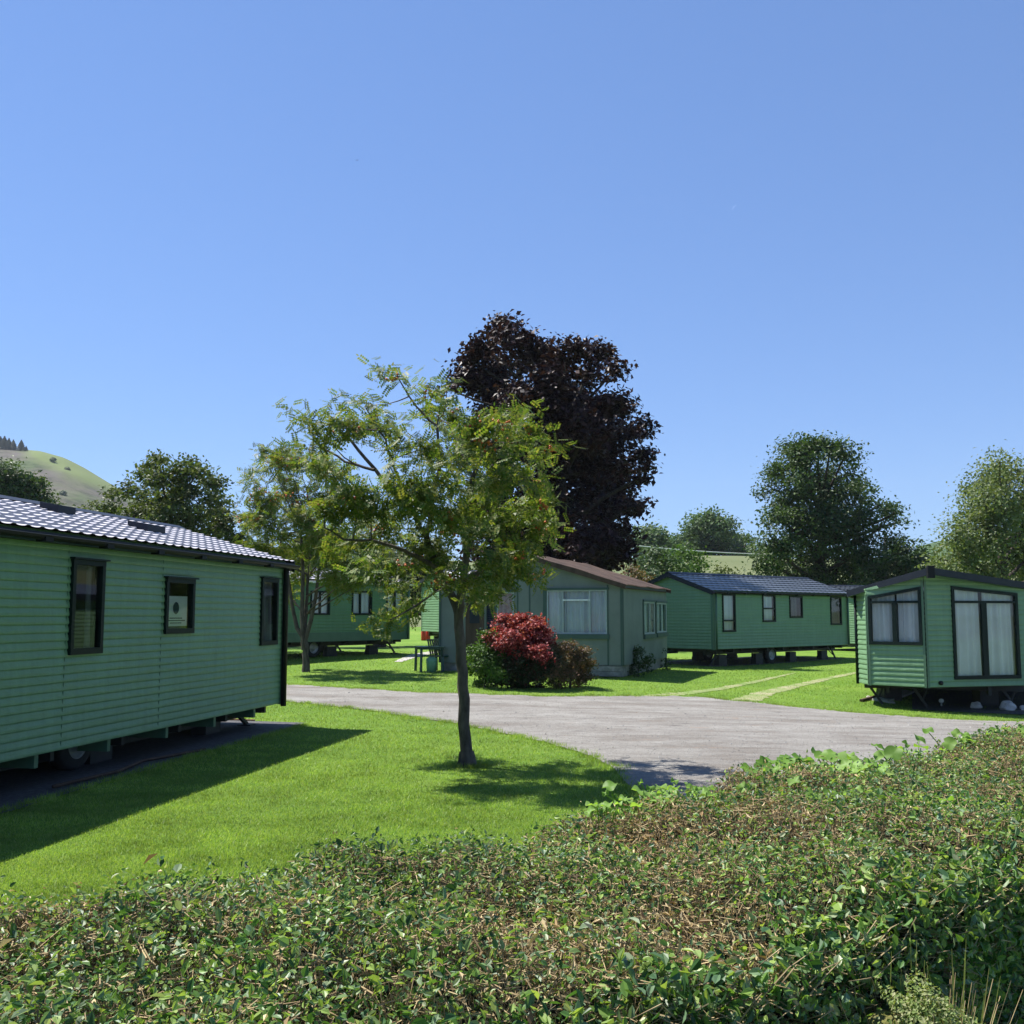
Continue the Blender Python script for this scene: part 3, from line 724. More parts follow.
# roof: two planes + verge boards following the prow
def offp(p, k): return p
ex = .28
pr = Vector((pC[0]+ridx, pC[1], 0))-ax6*.42; pl = Vector((pA[0], pA[1], 0)); plo = pl-Vector((ax6.y, -ax6.x, 0))*.16-ax6*.32; pro = Vector((pE[0], pE[1], 0))+Vector((ax6.y, -ax6.x, 0))*.16-ax6*.32
V = lambda p, dz=0: (p.x, p.y, roofz((p.x, p.y))+dz)
bl, br_, bm_ = plo+ax6*(L6+.6), pro+ax6*(L6+.6), pr+ax6*(L6+.9)
m = MB()
for dz, fl in ((.05, False), (-.03, True)):
    f1, f2_ = (0, 1, 2, 3), (1, 4, 5, 2)
    m.add([V(plo, dz), V(pr, dz), V(bm_, dz), V(bl, dz), V(pro, dz), V(br_, dz)], [f1[::-1] if fl else f1, f2_[::-1] if fl else f2_] if True else [])
rf6 = m.build('roof', M['roof2'], r6)
m = MB()
for a_, b_ in ((plo, pr), (pr, pro)):
    dd = (b_-a_).normalized(); n_ = Vector((dd.y, -dd.x, 0)); 
    q_ = [Vector(V(a_)), Vector(V(b_))]
    o0, o1 = n_*0.002, n_*.03
    up_, dn_ = Vector((0,0,.055)), Vector((0,0,-.085))
    m.add([q_[0]+o0+dn_, q_[1]+o0+dn_, q_[1]+o0+up_, q_[0]+o0+up_, q_[0]+o1+dn_, q_[1]+o1+dn_, q_[1]+o1+up_, q_[0]+o1+up_], [(4,5,6,7),(0,1,5,4),(3,7,6,2),(0,4,7,3),(1,2,6,5),(3,2,1,0)])
m.bar(Vector(V(plo)), Vector(V(bl)), .04, .17)
m.build('fascia', M['fascia'], rf6)
m = MB()   # green soffit strip below verge
for a_, b_, c_, d_ in ((plo, pr, Vector((*pC, 0)), Vector((*pB, 0))), (pr, pro, Vector((*pD, 0)), Vector((*pC, 0)))):
    m.add([V(a_, -.09), V(b_, -.09), V(c_, -.075), V(d_, -.075)], [(0,3,2,1)])
m.build('soffit', M['trim'], r6)
m = MB(); pt = V(pr); m.box((pt[0]-.07, pt[1]-.05, pt[2]-.16), (pt[0]+.07, pt[1]+.03, pt[2]+.09)); m.build('finial', M['dark'], rf6)
m = MB(); m.tube([(pA[0]-.03, pA[1]-.02, ze6-.05), (pA[0]-.03, pA[1]-.02, zb6-.02)], .035, 8); m.build('downpipe', M['frame'], r6, True)
u = px_rect(org6, 0, pC, pD, (936, 681, 944, 685), g6); Mx = wallM(pC, pD)
m = MB(); m.tube([Mx @ Vector(((u[0]+u[1])/2, .0, (u[2]+u[3])/2)), Mx @ Vector(((u[0]+u[1])/2, .05, (u[2]+u[3])/2))], .045, 12); m.build('vent_cap', M['dark'], r6, True)
ch = MB(); n6 = Vector((ax6.y, -ax6.x, 0))
for s_ in (.6, 2.6): a_ = Vector((pA[0], pA[1], zb6-.1))+n6*s_-ax6*.2; ch.bar(a_, a_+ax6*L6, .06, .2)
for k in range(8): a_ = Vector((pA[0], pA[1], zb6-.07))+ax6*(.3+k*1.4); ch.bar(a_+n6*.1, a_+n6*3.3, .05, .12)
ch.build('chassis', M['steel'], r6)
for s_, t_ in ((.35, .25), (1.25, .0), (3.0, .4)):
    a_ = Vector((pA[0], pA[1], 0))+n6*s_+ax6*t_; j = MB(); j.bar(a_+Vector((-.15,0,zb6-.08)), a_+Vector((.12,-.05,.03)), .05); j.bar(a_+Vector((.15,0,zb6-.08)), a_+Vector((.05,0,.2)), .03); j.box(tuple(a_+Vector((.02,-.15,0))), tuple(a_+Vector((.22,.05,.03)))); j.build('corner_steady', M['steel'], r6)
for k in range(3):
    for s_ in (.6, 2.6):
        a_ = Vector((pA[0], pA[1], 0))+n6*s_+ax6*(1.5+3*k); j = MB(); j.box(tuple(a_+Vector((-.2,-.2,0))), tuple(a_+Vector((.2,.2,zb6-.2)))); j.build('support_blocks', M['steel'], r6)

# ------------------------------------------------------------ chalet
fc = at(623, 640, 27.0); ds = Vector((.344, .939, 0)).normalized(); dfr = Vector((-ds.y, ds.x, 0))
WC, LC = 5.25, 5.65; gC = Gf(fc.x-2, fc.y)
angC = math.atan2(ds.y, ds.x)
# local x along side wall (going back), S side faces right; local y goes left along the gable front
ch_ = empty('chalet', (fc.x, fc.y, gC), angC); tag(ch_, 'grey green rendered wooden chalet with low gable and brown corrugated roof', 'chalet')
oC = (fc.x, fc.y); zeC = zh(584.5, 623, 27, gC); zrC = zeC+.81; zbC = .3
hF = px_rect(oC, angC, (0,WC), (0,0), (547,590,607,634), gC); hF2 = px_rect(oC, angC, (0,WC), (0,0), (497,592,514,634), gC)
hS1 = px_rect(oC, angC, (0,0), (LC,0), (643.5,602,654,634), gC); hS2 = px_rect(oC, angC, (0,0), (LC,0), (656,603,666,632.5), gC)
m = MB(); half = WC/2; gt = lambda u: zeC+(zrC-zeC)*(1-abs(u-half)/half)
lapwall(m, (0,0), (LC,0), zbC, lambda u: zeC, (hS1, hS2), pitch=50, flat=True)
lapwall(m, (LC,0), (LC,WC), zbC, gt, (), pitch=50, knots=(half,), flat=True)
lapwall(m, (LC,WC), (0,WC), zbC, lambda u: zeC, (), pitch=50, flat=True)
lapwall(m, (0,WC), (0,0), zbC, gt, (hF, hF2), pitch=50, knots=(half,), flat=True)
m.build('wall', M['chalet'], ch_)
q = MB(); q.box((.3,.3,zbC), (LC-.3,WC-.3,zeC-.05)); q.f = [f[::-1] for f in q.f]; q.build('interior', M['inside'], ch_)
m = MB(); m.box((.06,.06,0), (LC-.06,WC-.06,zbC+.01))
m.build('plinth', M['brick'], ch_)
m = MB(); Mx = wallM((0,WC), (0,0))
m.box((WC-1.05, -.02, .02), (WC+.0, .05, .14), Mx); m.box((WC-1.05, -.02, .15), (WC+.0, .035, .28), Mx)
build_each(m, 'block_course', M['brick'], ch_)
m = MB()
m.box((WC-.06, .002, zbC), (WC+.0, .022, zeC-.06), Mx); m.box((WC-.42, .002, zbC), (WC-.38, .012, zeC-.0), Mx)
ux = px_rect(oC, angC, (0,WC), (0,0), (529,590,530.5,634), gC)[0]; m.box((ux, .002, zbC), (ux+.04, .012, zeC+.5), Mx)
ux = px_rect(oC, angC, (0,WC), (0,0), (517,590,518.5,634), gC)[0]; m.box((ux, .002, zbC), (ux+.04, .012, zeC+.5), Mx)
m.box((.0, .002, zbC), (.06, .03, zeC-.06), Mx)
M2 = wallM((0,0), (LC,0)); m.box((.0, .002, zbC), (.05, .02, zeC-.04), M2)
build_each(m, 'cover_strip', M['chalet_dark'], ch_)
def chwin(A, B, h, mull, trans, cur, sill=True):
    w_ = window(ch_, A, B, h, fw=.04, mull=mull, trans=trans, curtains=cur, fmat='chwin', proud=.02, drip=False)
    Mq = wallM(A, B); s = MB(); s.box((h[0]-.1, .002, h[3]+.003), (h[1]+.06, .05, h[3]+.06), Mq); s.box((h[0]-.06, .002, h[2]-.13), (h[1]+.06, .06, h[2]-.003), Mq)
    s.box((h[0]-.1, .002, h[2]-.003), (h[0]-.003, .03, h[3]+.003), Mq); s.build('sill', M['chalet_dark'], w_)
    return w_
u0, u1, z0, z1, _ = hF
Wn = chwin((0,WC), (0,0), hF, [(u0+(u1-u0)*.27, .045, None), (u0+(u1-u0)*.72, .045, None)], [], ((0, 1, 'curtain'),))
m = MB(); m.box((u0+(u1-u0)*.27, -.03, z0+(z1-z0)*.75), (u0+(u1-u0)*.72, .016, z0+(z1-z0)*.79), Mx); m.build('transom', M['white'], Wn)
chwin((0,WC), (0,0), hF2, [], [hF2[2]+.5], ((0, 1, 'pink'),))
chwin((0,0), (LC,0), hS1, [((hS1[0]+hS1[1])/2, .04, None)], [], ((0, 1, 'curtain'),)); chwin((0,0), (LC,0), hS2, [((hS2[0]+hS2[1])/2, .04, None)], [], ((0, 1, 'curtain'),))
# louvred shutter and door on the gable front
sh = px_rect(oC, angC, (0,WC), (0,0), (487,600,495,634), gC); m = MB(); k = sh[2]
m.box((sh[0], .002, sh[2]-.03), (sh[0]+.03, .04, sh[3]), Mx); m.box((sh[1]-.03, .002, sh[2]-.03), (sh[1], .04, sh[3]), Mx)
while k < sh[3]-.03:
    m.add([Mx @ Vector(p) for p in ((sh[0]+.03,.035,k),(sh[1]-.03,.035,k),(sh[1]-.03,.01,k+.045),(sh[0]+.03,.01,k+.045))], [(0,1,2,3)]); k += .05
m.build('louvred_shutter', M['fascia'], ch_)
dr = px_rect(oC, angC, (0,WC), (0,0), (466,596,484,668), gC); m = MB(); m.box((dr[0], .003, zbC), (dr[1], .035, dr[3]), Mx)
dd_ = m.build('door', M['wood'], ch_); m = MB(); m.box((dr[0]+.12, .036, dr[3]-.75), (dr[1]-.12, .045, dr[3]-.12), Mx); m.build('door_panel', M['fascia'], dd_); m = MB(); m.tube([Mx @ Vector((dr[1]-.08,.035,1.25)), Mx @ Vector((dr[1]-.08,.09,1.25))], .02, 8); m.build('handle', M['galv'], dd_)
# corrugated roof
V_, F_ = [], []; ohC = .12; ohe = .14; nx = 6*int((LC+2*ohe)/.15); xs = np.linspace(-ohe, LC+ohe, nx); slC = (zrC-zeC)/half; 
for sg in (0, 1):
    b0 = len(V_)
    for t in np.linspace(0, 1, 9):
        yy = -ohC+(half+ohC)*t; z = zeC+.03+slC*yy+.012*math.sin(t*40)
        if sg: yy = WC-yy
        for x in xs: V_.append((x, yy, z+.02*math.sin(2*math.pi*x/.15)+.01*math.sin(x*3+yy)))
    for j in range(8):
        for k in range(nx-1):
            a = b0+j*nx+k; q_ = (a, a+1, a+nx+1, a+nx); F_.append(q_ if not sg else q_[::-1])
rfC = link('roof', mesh_np('roof', V_, F_, M['brownroof'], True), ch_)
m = MB()
for x in (-ohe-.02, LC+ohe):
    for a, b in (((x, -ohC, zeC-slC*ohC), (x, half, zrC)), ((x, half, zrC), (x, WC+ohC, zeC-slC*ohC))):
        a = Vector(a); b = Vector(b); m.add([a+Vector((0,0,.04)), b+Vector((0,0,.04)), b+Vector((0,0,-.09)), a+Vector((0,0,-.09)), a+Vector((.025,0,.04)), b+Vector((.025,0,.04)), b+Vector((.025,0,-.09)), a+Vector((.025,0,-.09))], [(0,1,2,3),(7,6,5,4),(0,4,5,1),(1,5,6,2),(2,6,7,3),(3,7,4,0)])
for y0_, y1_ in ((-ohC, 0), (WC, WC+ohC)): m.box((-ohe, y0_, zeC-slC*ohC-.06), (LC+ohe, y1_, zeC-slC*ohC-.045))
m.build('barge_board', M['wood'], rfC)

# ------------------------------------------------------------ gravel bases and small objects
def base_patch(name, org, ang, pts, mat, lift):
    c, s = math.cos(ang), math.sin(ang); n = 60
    P = [Vector((org[0]+x*c-y*s, org[1]+x*s+y*c, 0)) for x, y in pts]; A_ = np.array(P[0][:2]); B_ = np.array(P[1][:2]); C_ = np.array(P[2][:2]); D_ = np.array(P[3][:2])
    t = np.linspace(0, 1, n)[:, None]; e0 = A_*(1-t)+B_*t; e1 = D_*(1-t)+C_*t; e0 = e0+rng.normal(0, .018, (n, 2)); V = []
    for q in np.linspace(0, 1, 8): r_ = e0*(1-q)+e1*q; V.append(np.concatenate([r_, (G(r_[:, 0], r_[:, 1])+lift)[:, None]], 1))
    V = np.concatenate(V); i = (np.arange(n-1)[None]+np.arange(7)[:, None]*n).ravel()
    return structure(link(name, mesh_np(name, V, np.stack([i, i+1, i+n+1, i+n], 1), mat, True)))
base_patch('gravel', (org1.x, org1.y), ang1, [(-1, -.55), (L1+.25, -.35), (L1+.25, W1+.3), (-1, W1+.3)], M['slate'], .014)
base_patch('gravel', org6, math.atan2(-ax6.x, ax6.y), [(-.3, .45), (3.3, .5), (3.3, 9), (-.3, 9)], M['slate'], .02)
base_patch('gravel', (c4.x, c4.y), math.atan2(d4.y, d4.x), [(.2, .1), (L4-.2, .1), (L4-.2, 3.5), (.2, 3.5)], M['slate'], .01)
# timber edging at the end of the first base, in red brown
m = MB(); c_, s_ = math.cos(ang1), math.sin(ang1); tw = lambda x, y, z: (org1.x+x*c_-y*s_, org1.y+x*s_+y*c_, z)
m.bar(tw(L1+.3, .55, .02), tw(L1+.3, W1+.3, .02), .04, .05); tag(m.build('edging_board', surf('red_brown_board', (.17,.07,.05), (.28,.13,.1), 6, .8)), 'reddish edging board at the far end of the dark gravel under the left caravan', 'edging board')
m = MB(); m.tube([tw(ax1-1.2, -.2, .04), tw(ax1-.2, -.28, .04), tw(ax1+.6, -.1, .035), tw(ax1+1.6, -.35, .04)], .018, 8); tag(m.build('hose', M['wood'], None, True), 'brown hose lying on gravel beside the left caravan wheel', 'hose')
def rock(px, py, w_, h_, label, mat='stone', seed=0):
    p = on_ground(px, py); rs = np.random.default_rng(seed)
    s = w_/FPX*p.y/2; hz = h_/FPX*p.y
    V = []; F = []; nu, nv = 14, 9
    off = rs.normal(0, 1, 6)
    for j in range(nv+1):
        th = math.pi*j/nv
        for k in range(nu):
            ph = 2*math.pi*k/nu; d = np.array([math.sin(th)*math.cos(ph), math.sin(th)*math.sin(ph), math.cos(th)])
            rr = 1+.13*math.sin(3*d[0]+off[0])+.12*math.sin(4*d[1]+off[1])+.1*math.sin(5*d[2]+off[2]+3*d[0]); rr *= 1-.18*max(0, d @ np.array([.6, -.3, .7]))
            V.append((d[0]*s*rr, d[1]*s*.8*rr, hz*.42+d[2]*hz*.58*rr))
    for j in range(nv):
        for k in range(nu): k2 = (k+1) % nu; F.append((j*nu+k, (j+1)*nu+k, (j+1)*nu+k2, j*nu+k2))
    o = link('stone', mesh_np('stone', V, F, M[mat], False), None, (p.x, p.y, p.z)); return tag(o, label, 'stone', 'white stones along the right caravan base')
rock(976.5, 709, 12, 7.5, 'pale angular stone, middle of the white stones in front of the glass doors', seed=1)
rock(1008.5, 711, 16, 11, 'largest white stone under the right caravan, below the doors', seed=2)
rock(1023, 711, 7, 6, 'small white stone cut by the right edge of the photo', seed=3)
rock(892, 703.5, 7, 2.2, 'low flat pale stone beside the concrete slab', seed=4)
rock(868.5, 697.5, 4, 2, 'tiny white stone in grass at the slab end', seed=5)
p = on_ground(941.5, 707); m = MB(); m.tube([(0,0,0), (0,0,.1)], .02, 8); m.build
lp = empty('ground_lamp', (p.x, p.y, p.z)); tag(lp, 'small white topped marker post in front of the dark caravan underside', 'marker post')
m.build('post', M['galv'], lp); q = MB(); q.lathe([(0,.09),(.04,.1),(.055,.13),(.04,.17),(0,.18)], (0,0,0), 14); q.build('cap', M['white'], lp, True)
# slab and its edge
a, b, c, d = [on_ground(*q) for q in ((872, 700.5), (888, 703), (915, 693), (900, 691))]
m = MB(); P_ = [a, b, c, d]; m.add([(v.x, v.y, v.z) for v in P_]+[(v.x, v.y, v.z+.045) for v in P_], [(4,5,6,7),(0,1,5,4),(1,2,6,5),(2,3,7,6),(3,0,4,7)]); tag(m.build('concrete_slab', M['slab']), 'light concrete slab lying under the bay front of the right caravan', 'slab')
a, b = on_ground(861, 702), on_ground(902, 690.5); m = MB(); m.bar(a+Vector((0,0,.03)), b+Vector((0,0,.03)), .06, .06); tag(m.build('timber_edge', M['wood']), 'thin dark timber lying along the left of the concrete slab', 'timber')

# plastic table and chair by the chalet
p = on_ground(427, 671.5); t = empty('garden_table', (p.x, p.y, p.z), .35); tag(t, 'dark green plastic garden table at the left corner of the chalet', 'garden table')
m = MB(); m.box((-.3,-.35,.66), (.42,.35,.69)); m.box((-.27,-.32,.61), (.39,.32,.66)); m.build('tabletop', M['plastic'], t)
for x, y in ((-.24,-.28),(.34,-.28),(-.24,.28),(.34,.28)): m = MB(); m.bar((x*1.05,y*1.05,0), (x,y,.62), .055); m.build('leg', M['plastic'], t)
p2 = Vector((p.x+.42, p.y+.15, p.z)); c = empty('garden_chair', p2, .9); tag(c, 'dark green plastic armchair between the table and the chalet wall', 'garden chair')
m = MB(); m.box((-.24,-.24,.4), (.24,.24,.44)); m.build('seat', M['plastic'], c)
m = MB()
for k in range(6): x = -.22+.088*k; m.bar((x,.24,.44), (x,.36,.86), .05, .02)
m.bar((-.25,.355,.86), (.25,.355,.86), .05, .05); m.build('backrest', M['plastic'], c)
for sx in (-1, 1): m = MB(); m.bar((sx*.27,-.2,.64), (sx*.27,.32,.66), .05, .03); m.bar((sx*.27,-.2,.42), (sx*.27,-.2,.64), .04); m.build('armrest', M['plastic'], c)
for x, y in ((-.22,-.22),(.22,-.22),(-.22,.22),(.22,.22)): m = MB(); m.bar((x*1.15,y*1.15,0), (x,y,.41), .045); m.build('leg', M['plastic'], c)
p3 = on_ground(431.5, 672); m = MB(); m.lathe([(0,.0),(.13,0),(.15,.28),(.15,.36),(.08,.41),(0,.42)], (0,0,0), 16); tag(m.build('storage_tub', M['plasticpale'], None, True, (p3.x, p3.y, p3.z)), 'pale green lidded tub standing beneath the garden chair', 'tub')
# gas bottles
for k, (px, lab) in enumerate(((423.5, 'red gas bottle on the lawn beside the hidden pale caravan, nearer the open grass'), (427.5, 'red gas bottle on the lawn, the one touching the pale caravan'))):
    p = on_ground(px, 640.5); b = empty('gas_bottle', (p.x, p.y+.35*k, p.z)); tag(b, lab, 'gas bottle', 'red gas bottles by the far caravan')
    m = MB(); m.lathe([(0,0),(.13,0),(.15,.04),(.15,.52),(.13,.6),(.05,.64),(0,.65)], (0,0,0), 18); m.build('cylinder', M['gas'], b, True)
    m = MB(); m.lathe([(.1,.6),(.1,.74),(.09,.74),(.09,.6)], (0,0,0), 16); m.build('collar', M['gas'], b, True)
    m = MB(); m.tube([(0,0,.64),(0,0,.72)], .025, 8); m.build('valve', M['galv'], b)

# overhead wire with its poles
q0, q1 = at(575, 538, 60), at(886, 553, 62)
for q_, lab, top in ((q1, 'weathered grey wooden pole rising beside the big tree at right', at(886, 532, 62).z), (q0, 'wooden wire pole hidden behind the maroon tree', q0.z+.3)):
    g_ = Gf(q_.x, q_.y); m = MB(); m.tube([(0,0,-.2),(0,0,top-g_)], [.16,.11], 10); pl_ = empty('wire_pole', (q_.x, q_.y, g_)); tag(pl_, lab, 'pole', 'wooden wire poles'); m.build('shaft', M['brick'], pl_, True)
    m = MB(); m.bar((-.3,0,q_.z-g_), (.3,0,q_.z-g_), .08); m.build('crossarm', M['wood'], pl_)
m = MB(); pts = [q0.lerp(q1, t)+Vector((0,0,-1.3*4*t*(1-t)*.35)) for t in np.linspace(0, 1, 24)]; m.tube(pts, .035, 6); tag(m.build('overhead_wire', M['wire']), 'pale overhead wire sagging between maroon tree and big right tree', 'wire')

# ------------------------------------------------------------ foliage
def leaf_arrays(P, N, size, aspect=.62, fold=.25, jitter=.35):
    """P (n,3) positions, N (n,3) normals; rhombic folded leaves"""
    n = len(P); N = N/np.linalg.norm(N, axis=1)[:, None]
    r = rng.normal(size=(n, 3)); T = r-(r*N).sum(1)[:, None]*N; T /= np.linalg.norm(T, axis=1)[:, None]; Bn = np.cross(N, T)
    s = (size*(1+jitter*rng.uniform(-1, 1, n)))[:, None]
    a = P-T*s*.5; c = P+T*s*.5; b = P+Bn*s*aspect*.5+N*s*fold*.4-T*s*.08; d = P-Bn*s*aspect*.5+N*s*fold*.4-T*s*.08
    V = np.stack([a, b, c, d], 1).reshape(-1, 3); i = np.arange(n)*4
    F = np.concatenate([np.stack([i, i+2, i+1], 1), np.stack([i, i+3, i+2], 1)])
    return V, F
def pinnate(P, N, length, k=5, lw=.3):
    """compound leaves: pairs of leaflets on a rachis, one island each leaflet"""
    n = len(P); N = N/np.linalg.norm(N, axis=1)[:, None]; r = rng.normal(size=(n, 3)); r[:, 2] -= .3
    T = r-(r*N).sum(1)[:, None]*N; T /= np.linalg.norm(T, axis=1)[:, None]; Bn = np.cross(N, T)
    L = (length*(1+.3*rng.uniform(-1, 1, n)))[:, None]; out = []
    for j in range(k):
        q = P+T*L*(.15+.8*j/k)
        for sd in (-1, 1):
            tip = q+(Bn*sd*.9+T*.35)*L*lw-N*L*.04; mid = (q+tip)/2; w_ = (T*.9-Bn*sd*.35)*L*.085
            out.append(np.stack([q, mid+w_, tip, mid-w_], 1))
    q = P+T*L*.92; tip = q+T*L*lw; mid = (q+tip)/2; out.append(np.stack([q, mid+Bn*L*.06, tip, mid-Bn*L*.06], 1))
    V = np.concatenate(out).reshape(-1, 3); i = np.arange(len(V)//4)*4
    return V, np.stack([i, i+1, i+2, i+3], 1)
def leaf6(P, N, size, aspect=.6, fold=.3):
    n = len(P); N = N/np.linalg.norm(N, axis=1)[:, None]; r = rng.normal(size=(n, 3)); T = r-(r*N).sum(1)[:, None]*N; T /= np.linalg.norm(T, axis=1)[:, None]; B = np.cross(N, T)
    s = size[:, None]; w = s*aspect*.5*rng.uniform(.75, 1.2, (n, 1)); base = P-T*s*.5; tip = P+T*s*.5-N*s*.12; l1 = P-T*s*.2+B*w+N*s*fold*.3; l2 = P+T*s*.2+B*w*.85+N*s*fold*.22; r1 = P-T*s*.2-B*w+N*s*fold*.3; r2 = P+T*s*.2-B*w*.85+N*s*fold*.22
    V = np.stack([base, l1, l2, tip, r2, r1], 1).reshape(-1, 3); i = np.arange(n)*6
    return V, np.concatenate([np.stack([i, i+3, i+2, i+1], 1), np.stack([i, i+5, i+4, i+3], 1)])
DENS = 6.5
def clusters(lobes, dens, csize, squash=.6, hollow=.45):
    """lobes: (center(3), r) -> cluster centres + outward dirs"""
    C, D = [], []
    for c, r in lobes:
        n = max(4, int(dens*DENS*r*r)); ns = max(3, int(n/7)+2)
        u = rng.normal(size=(ns, 3)); u /= np.linalg.norm(u, axis=1)[:, None]
        rad = (hollow+(1-hollow)*rng.uniform(0, 1, ns)**.6)*(1+.16*rng.normal(size=ns)); S = u*(rad*r)[:, None]
        idx = rng.integers(0, ns, n); sr = (.34*r+csize*.25)*rng.uniform(.5, 1.35, ns)
        off = rng.normal(size=(n, 3))*np.array([1, 1, .55])*sr[idx][:, None]*.55
        C.append(np.asarray(c)+S[idx]+off); D.append(u[idx]*.8+off/(sr[idx][:, None]+1e-6)*.5)
    return np.concatenate(C), np.concatenate(D)
def limb(mb, a, b, r0, r1, bend=.12, n=5, sides=6):
    a = np.asarray(a, float); b = np.asarray(b, float); L = np.linalg.norm(b-a); off = rng.normal(0, bend*L*.5, 3); off[2] = -abs(off[2])*.6
    pts = []
    for t in np.linspace(0, 1, n): pts.append(a*(1-t)+b*t+off*4*t*(1-t)*.5+rng.normal(0, .008*L, 3)*(0 < t < 1))
    mb.tube([tuple(p) for p in pts], list(np.linspace(r0, r1, n)), sides, cap=False); return pts
def tree(label, cat, base, Y, trunk_r, lobes_px, leafm, leaf=.14, perc=26, dens=7, csize=.45, dz=1.0, bark='barkd', name='tree', group=None, kind='leaf', trunk=None, top_frac=.75, squash=.6, twigs=.5, bz=None, hollow=.45, depth_sq=1.0, low=None):
    b = at(base[0], base[1], Y); gz = Gf(b.x, b.y) if bz is None else bz
    b = Vector((b.x, b.y, gz)); s = Y/FPX
    lobes = []
    for px, py, r in lobes_px:
        yy = Y+rng.uniform(-1, 1)*dz*1.5; c = at(px, py, yy); lobes.append((np.array(c-b), r*s))
    cz = np.array([l[0] for l in lobes]); top = cz[:, 2].max(); mc = cz.mean(0)
    C, D = clusters(lobes, dens, csize, hollow=hollow)
    minz = (lobes[0][0][2]*0+.3) if low is None else low; k = C[:, 2] > minz; k &= np.array([min(np.linalg.norm(c-l[0])/l[1] for l in lobes) < 1.25 for c in C]); C, D = C[k], D[k]
    n = len(C); per = np.maximum(4, rng.poisson(perc, n)); idx = np.repeat(np.arange(n), per); q = rng.normal(size=(len(idx), 3))*csize*.5; q[:, 2] *= squash
    P = C[idx]+q; N = D[idx]*.5+np.array([0, 0, .7])+rng.normal(size=P.shape)*.55
    root = empty(name, b); tag(root, label, cat, group)
    if kind == 'pinnate': V, F = pinnate(P, N, leaf)
    else: V, F = leaf_arrays(P, N, leaf)
    link('crown', mesh_np('crown', V, F, M[leafm], False), root)
    m = MB()
    tr = trunk or [(0, 0, -.1), (mc[0]*.2, mc[1]*.2, top*.25), (mc[0]*.6, mc[1]*.6, top*.5), (mc[0], mc[1], top*top_frac)]
    nn = len(tr); rr = [trunk_r*(1.25 if i == 0 else 1)*(1-.8*i/(nn-1)) for i in range(nn)]; 
    TT = np.linspace(0, nn-1, nn*4); tp = np.array(tr, float); P_ = np.stack([np.interp(TT, np.arange(nn), tp[:, k]) for k in range(3)], 1); P_[2:-1] += rng.normal(0, trunk_r*.12, P_[2:-1].shape)*np.array([1, 1, 0])
    m.tube([tuple(p) for p in P_], list(np.interp(TT, np.arange(nn), rr)), 12, cap=False)
    for c, r in lobes:
        z = max(top*.2, min(c[2]-r*.8-.25*math.hypot(c[0]-mc[0], c[1]-mc[1]), P_[-1][2]*.95)); j = np.argmin(abs(P_[:, 2]-z)); st = P_[j]
        r0 = min(trunk_r*.30, float(np.interp(TT[j], np.arange(nn), rr))*.8)
        limb(m, st, c, r0, r0*.35, n=6)
        near = np.where(np.linalg.norm(C-c, axis=1) < r*1.15)[0]
        for kk in near[:max(2, int(len(near)*twigs*.35))]: limb(m, c, C[kk], r0*.32, r0*.08, n=3, sides=4)
    m.build('trunk', M[bark], root, True)
    return root, b, C

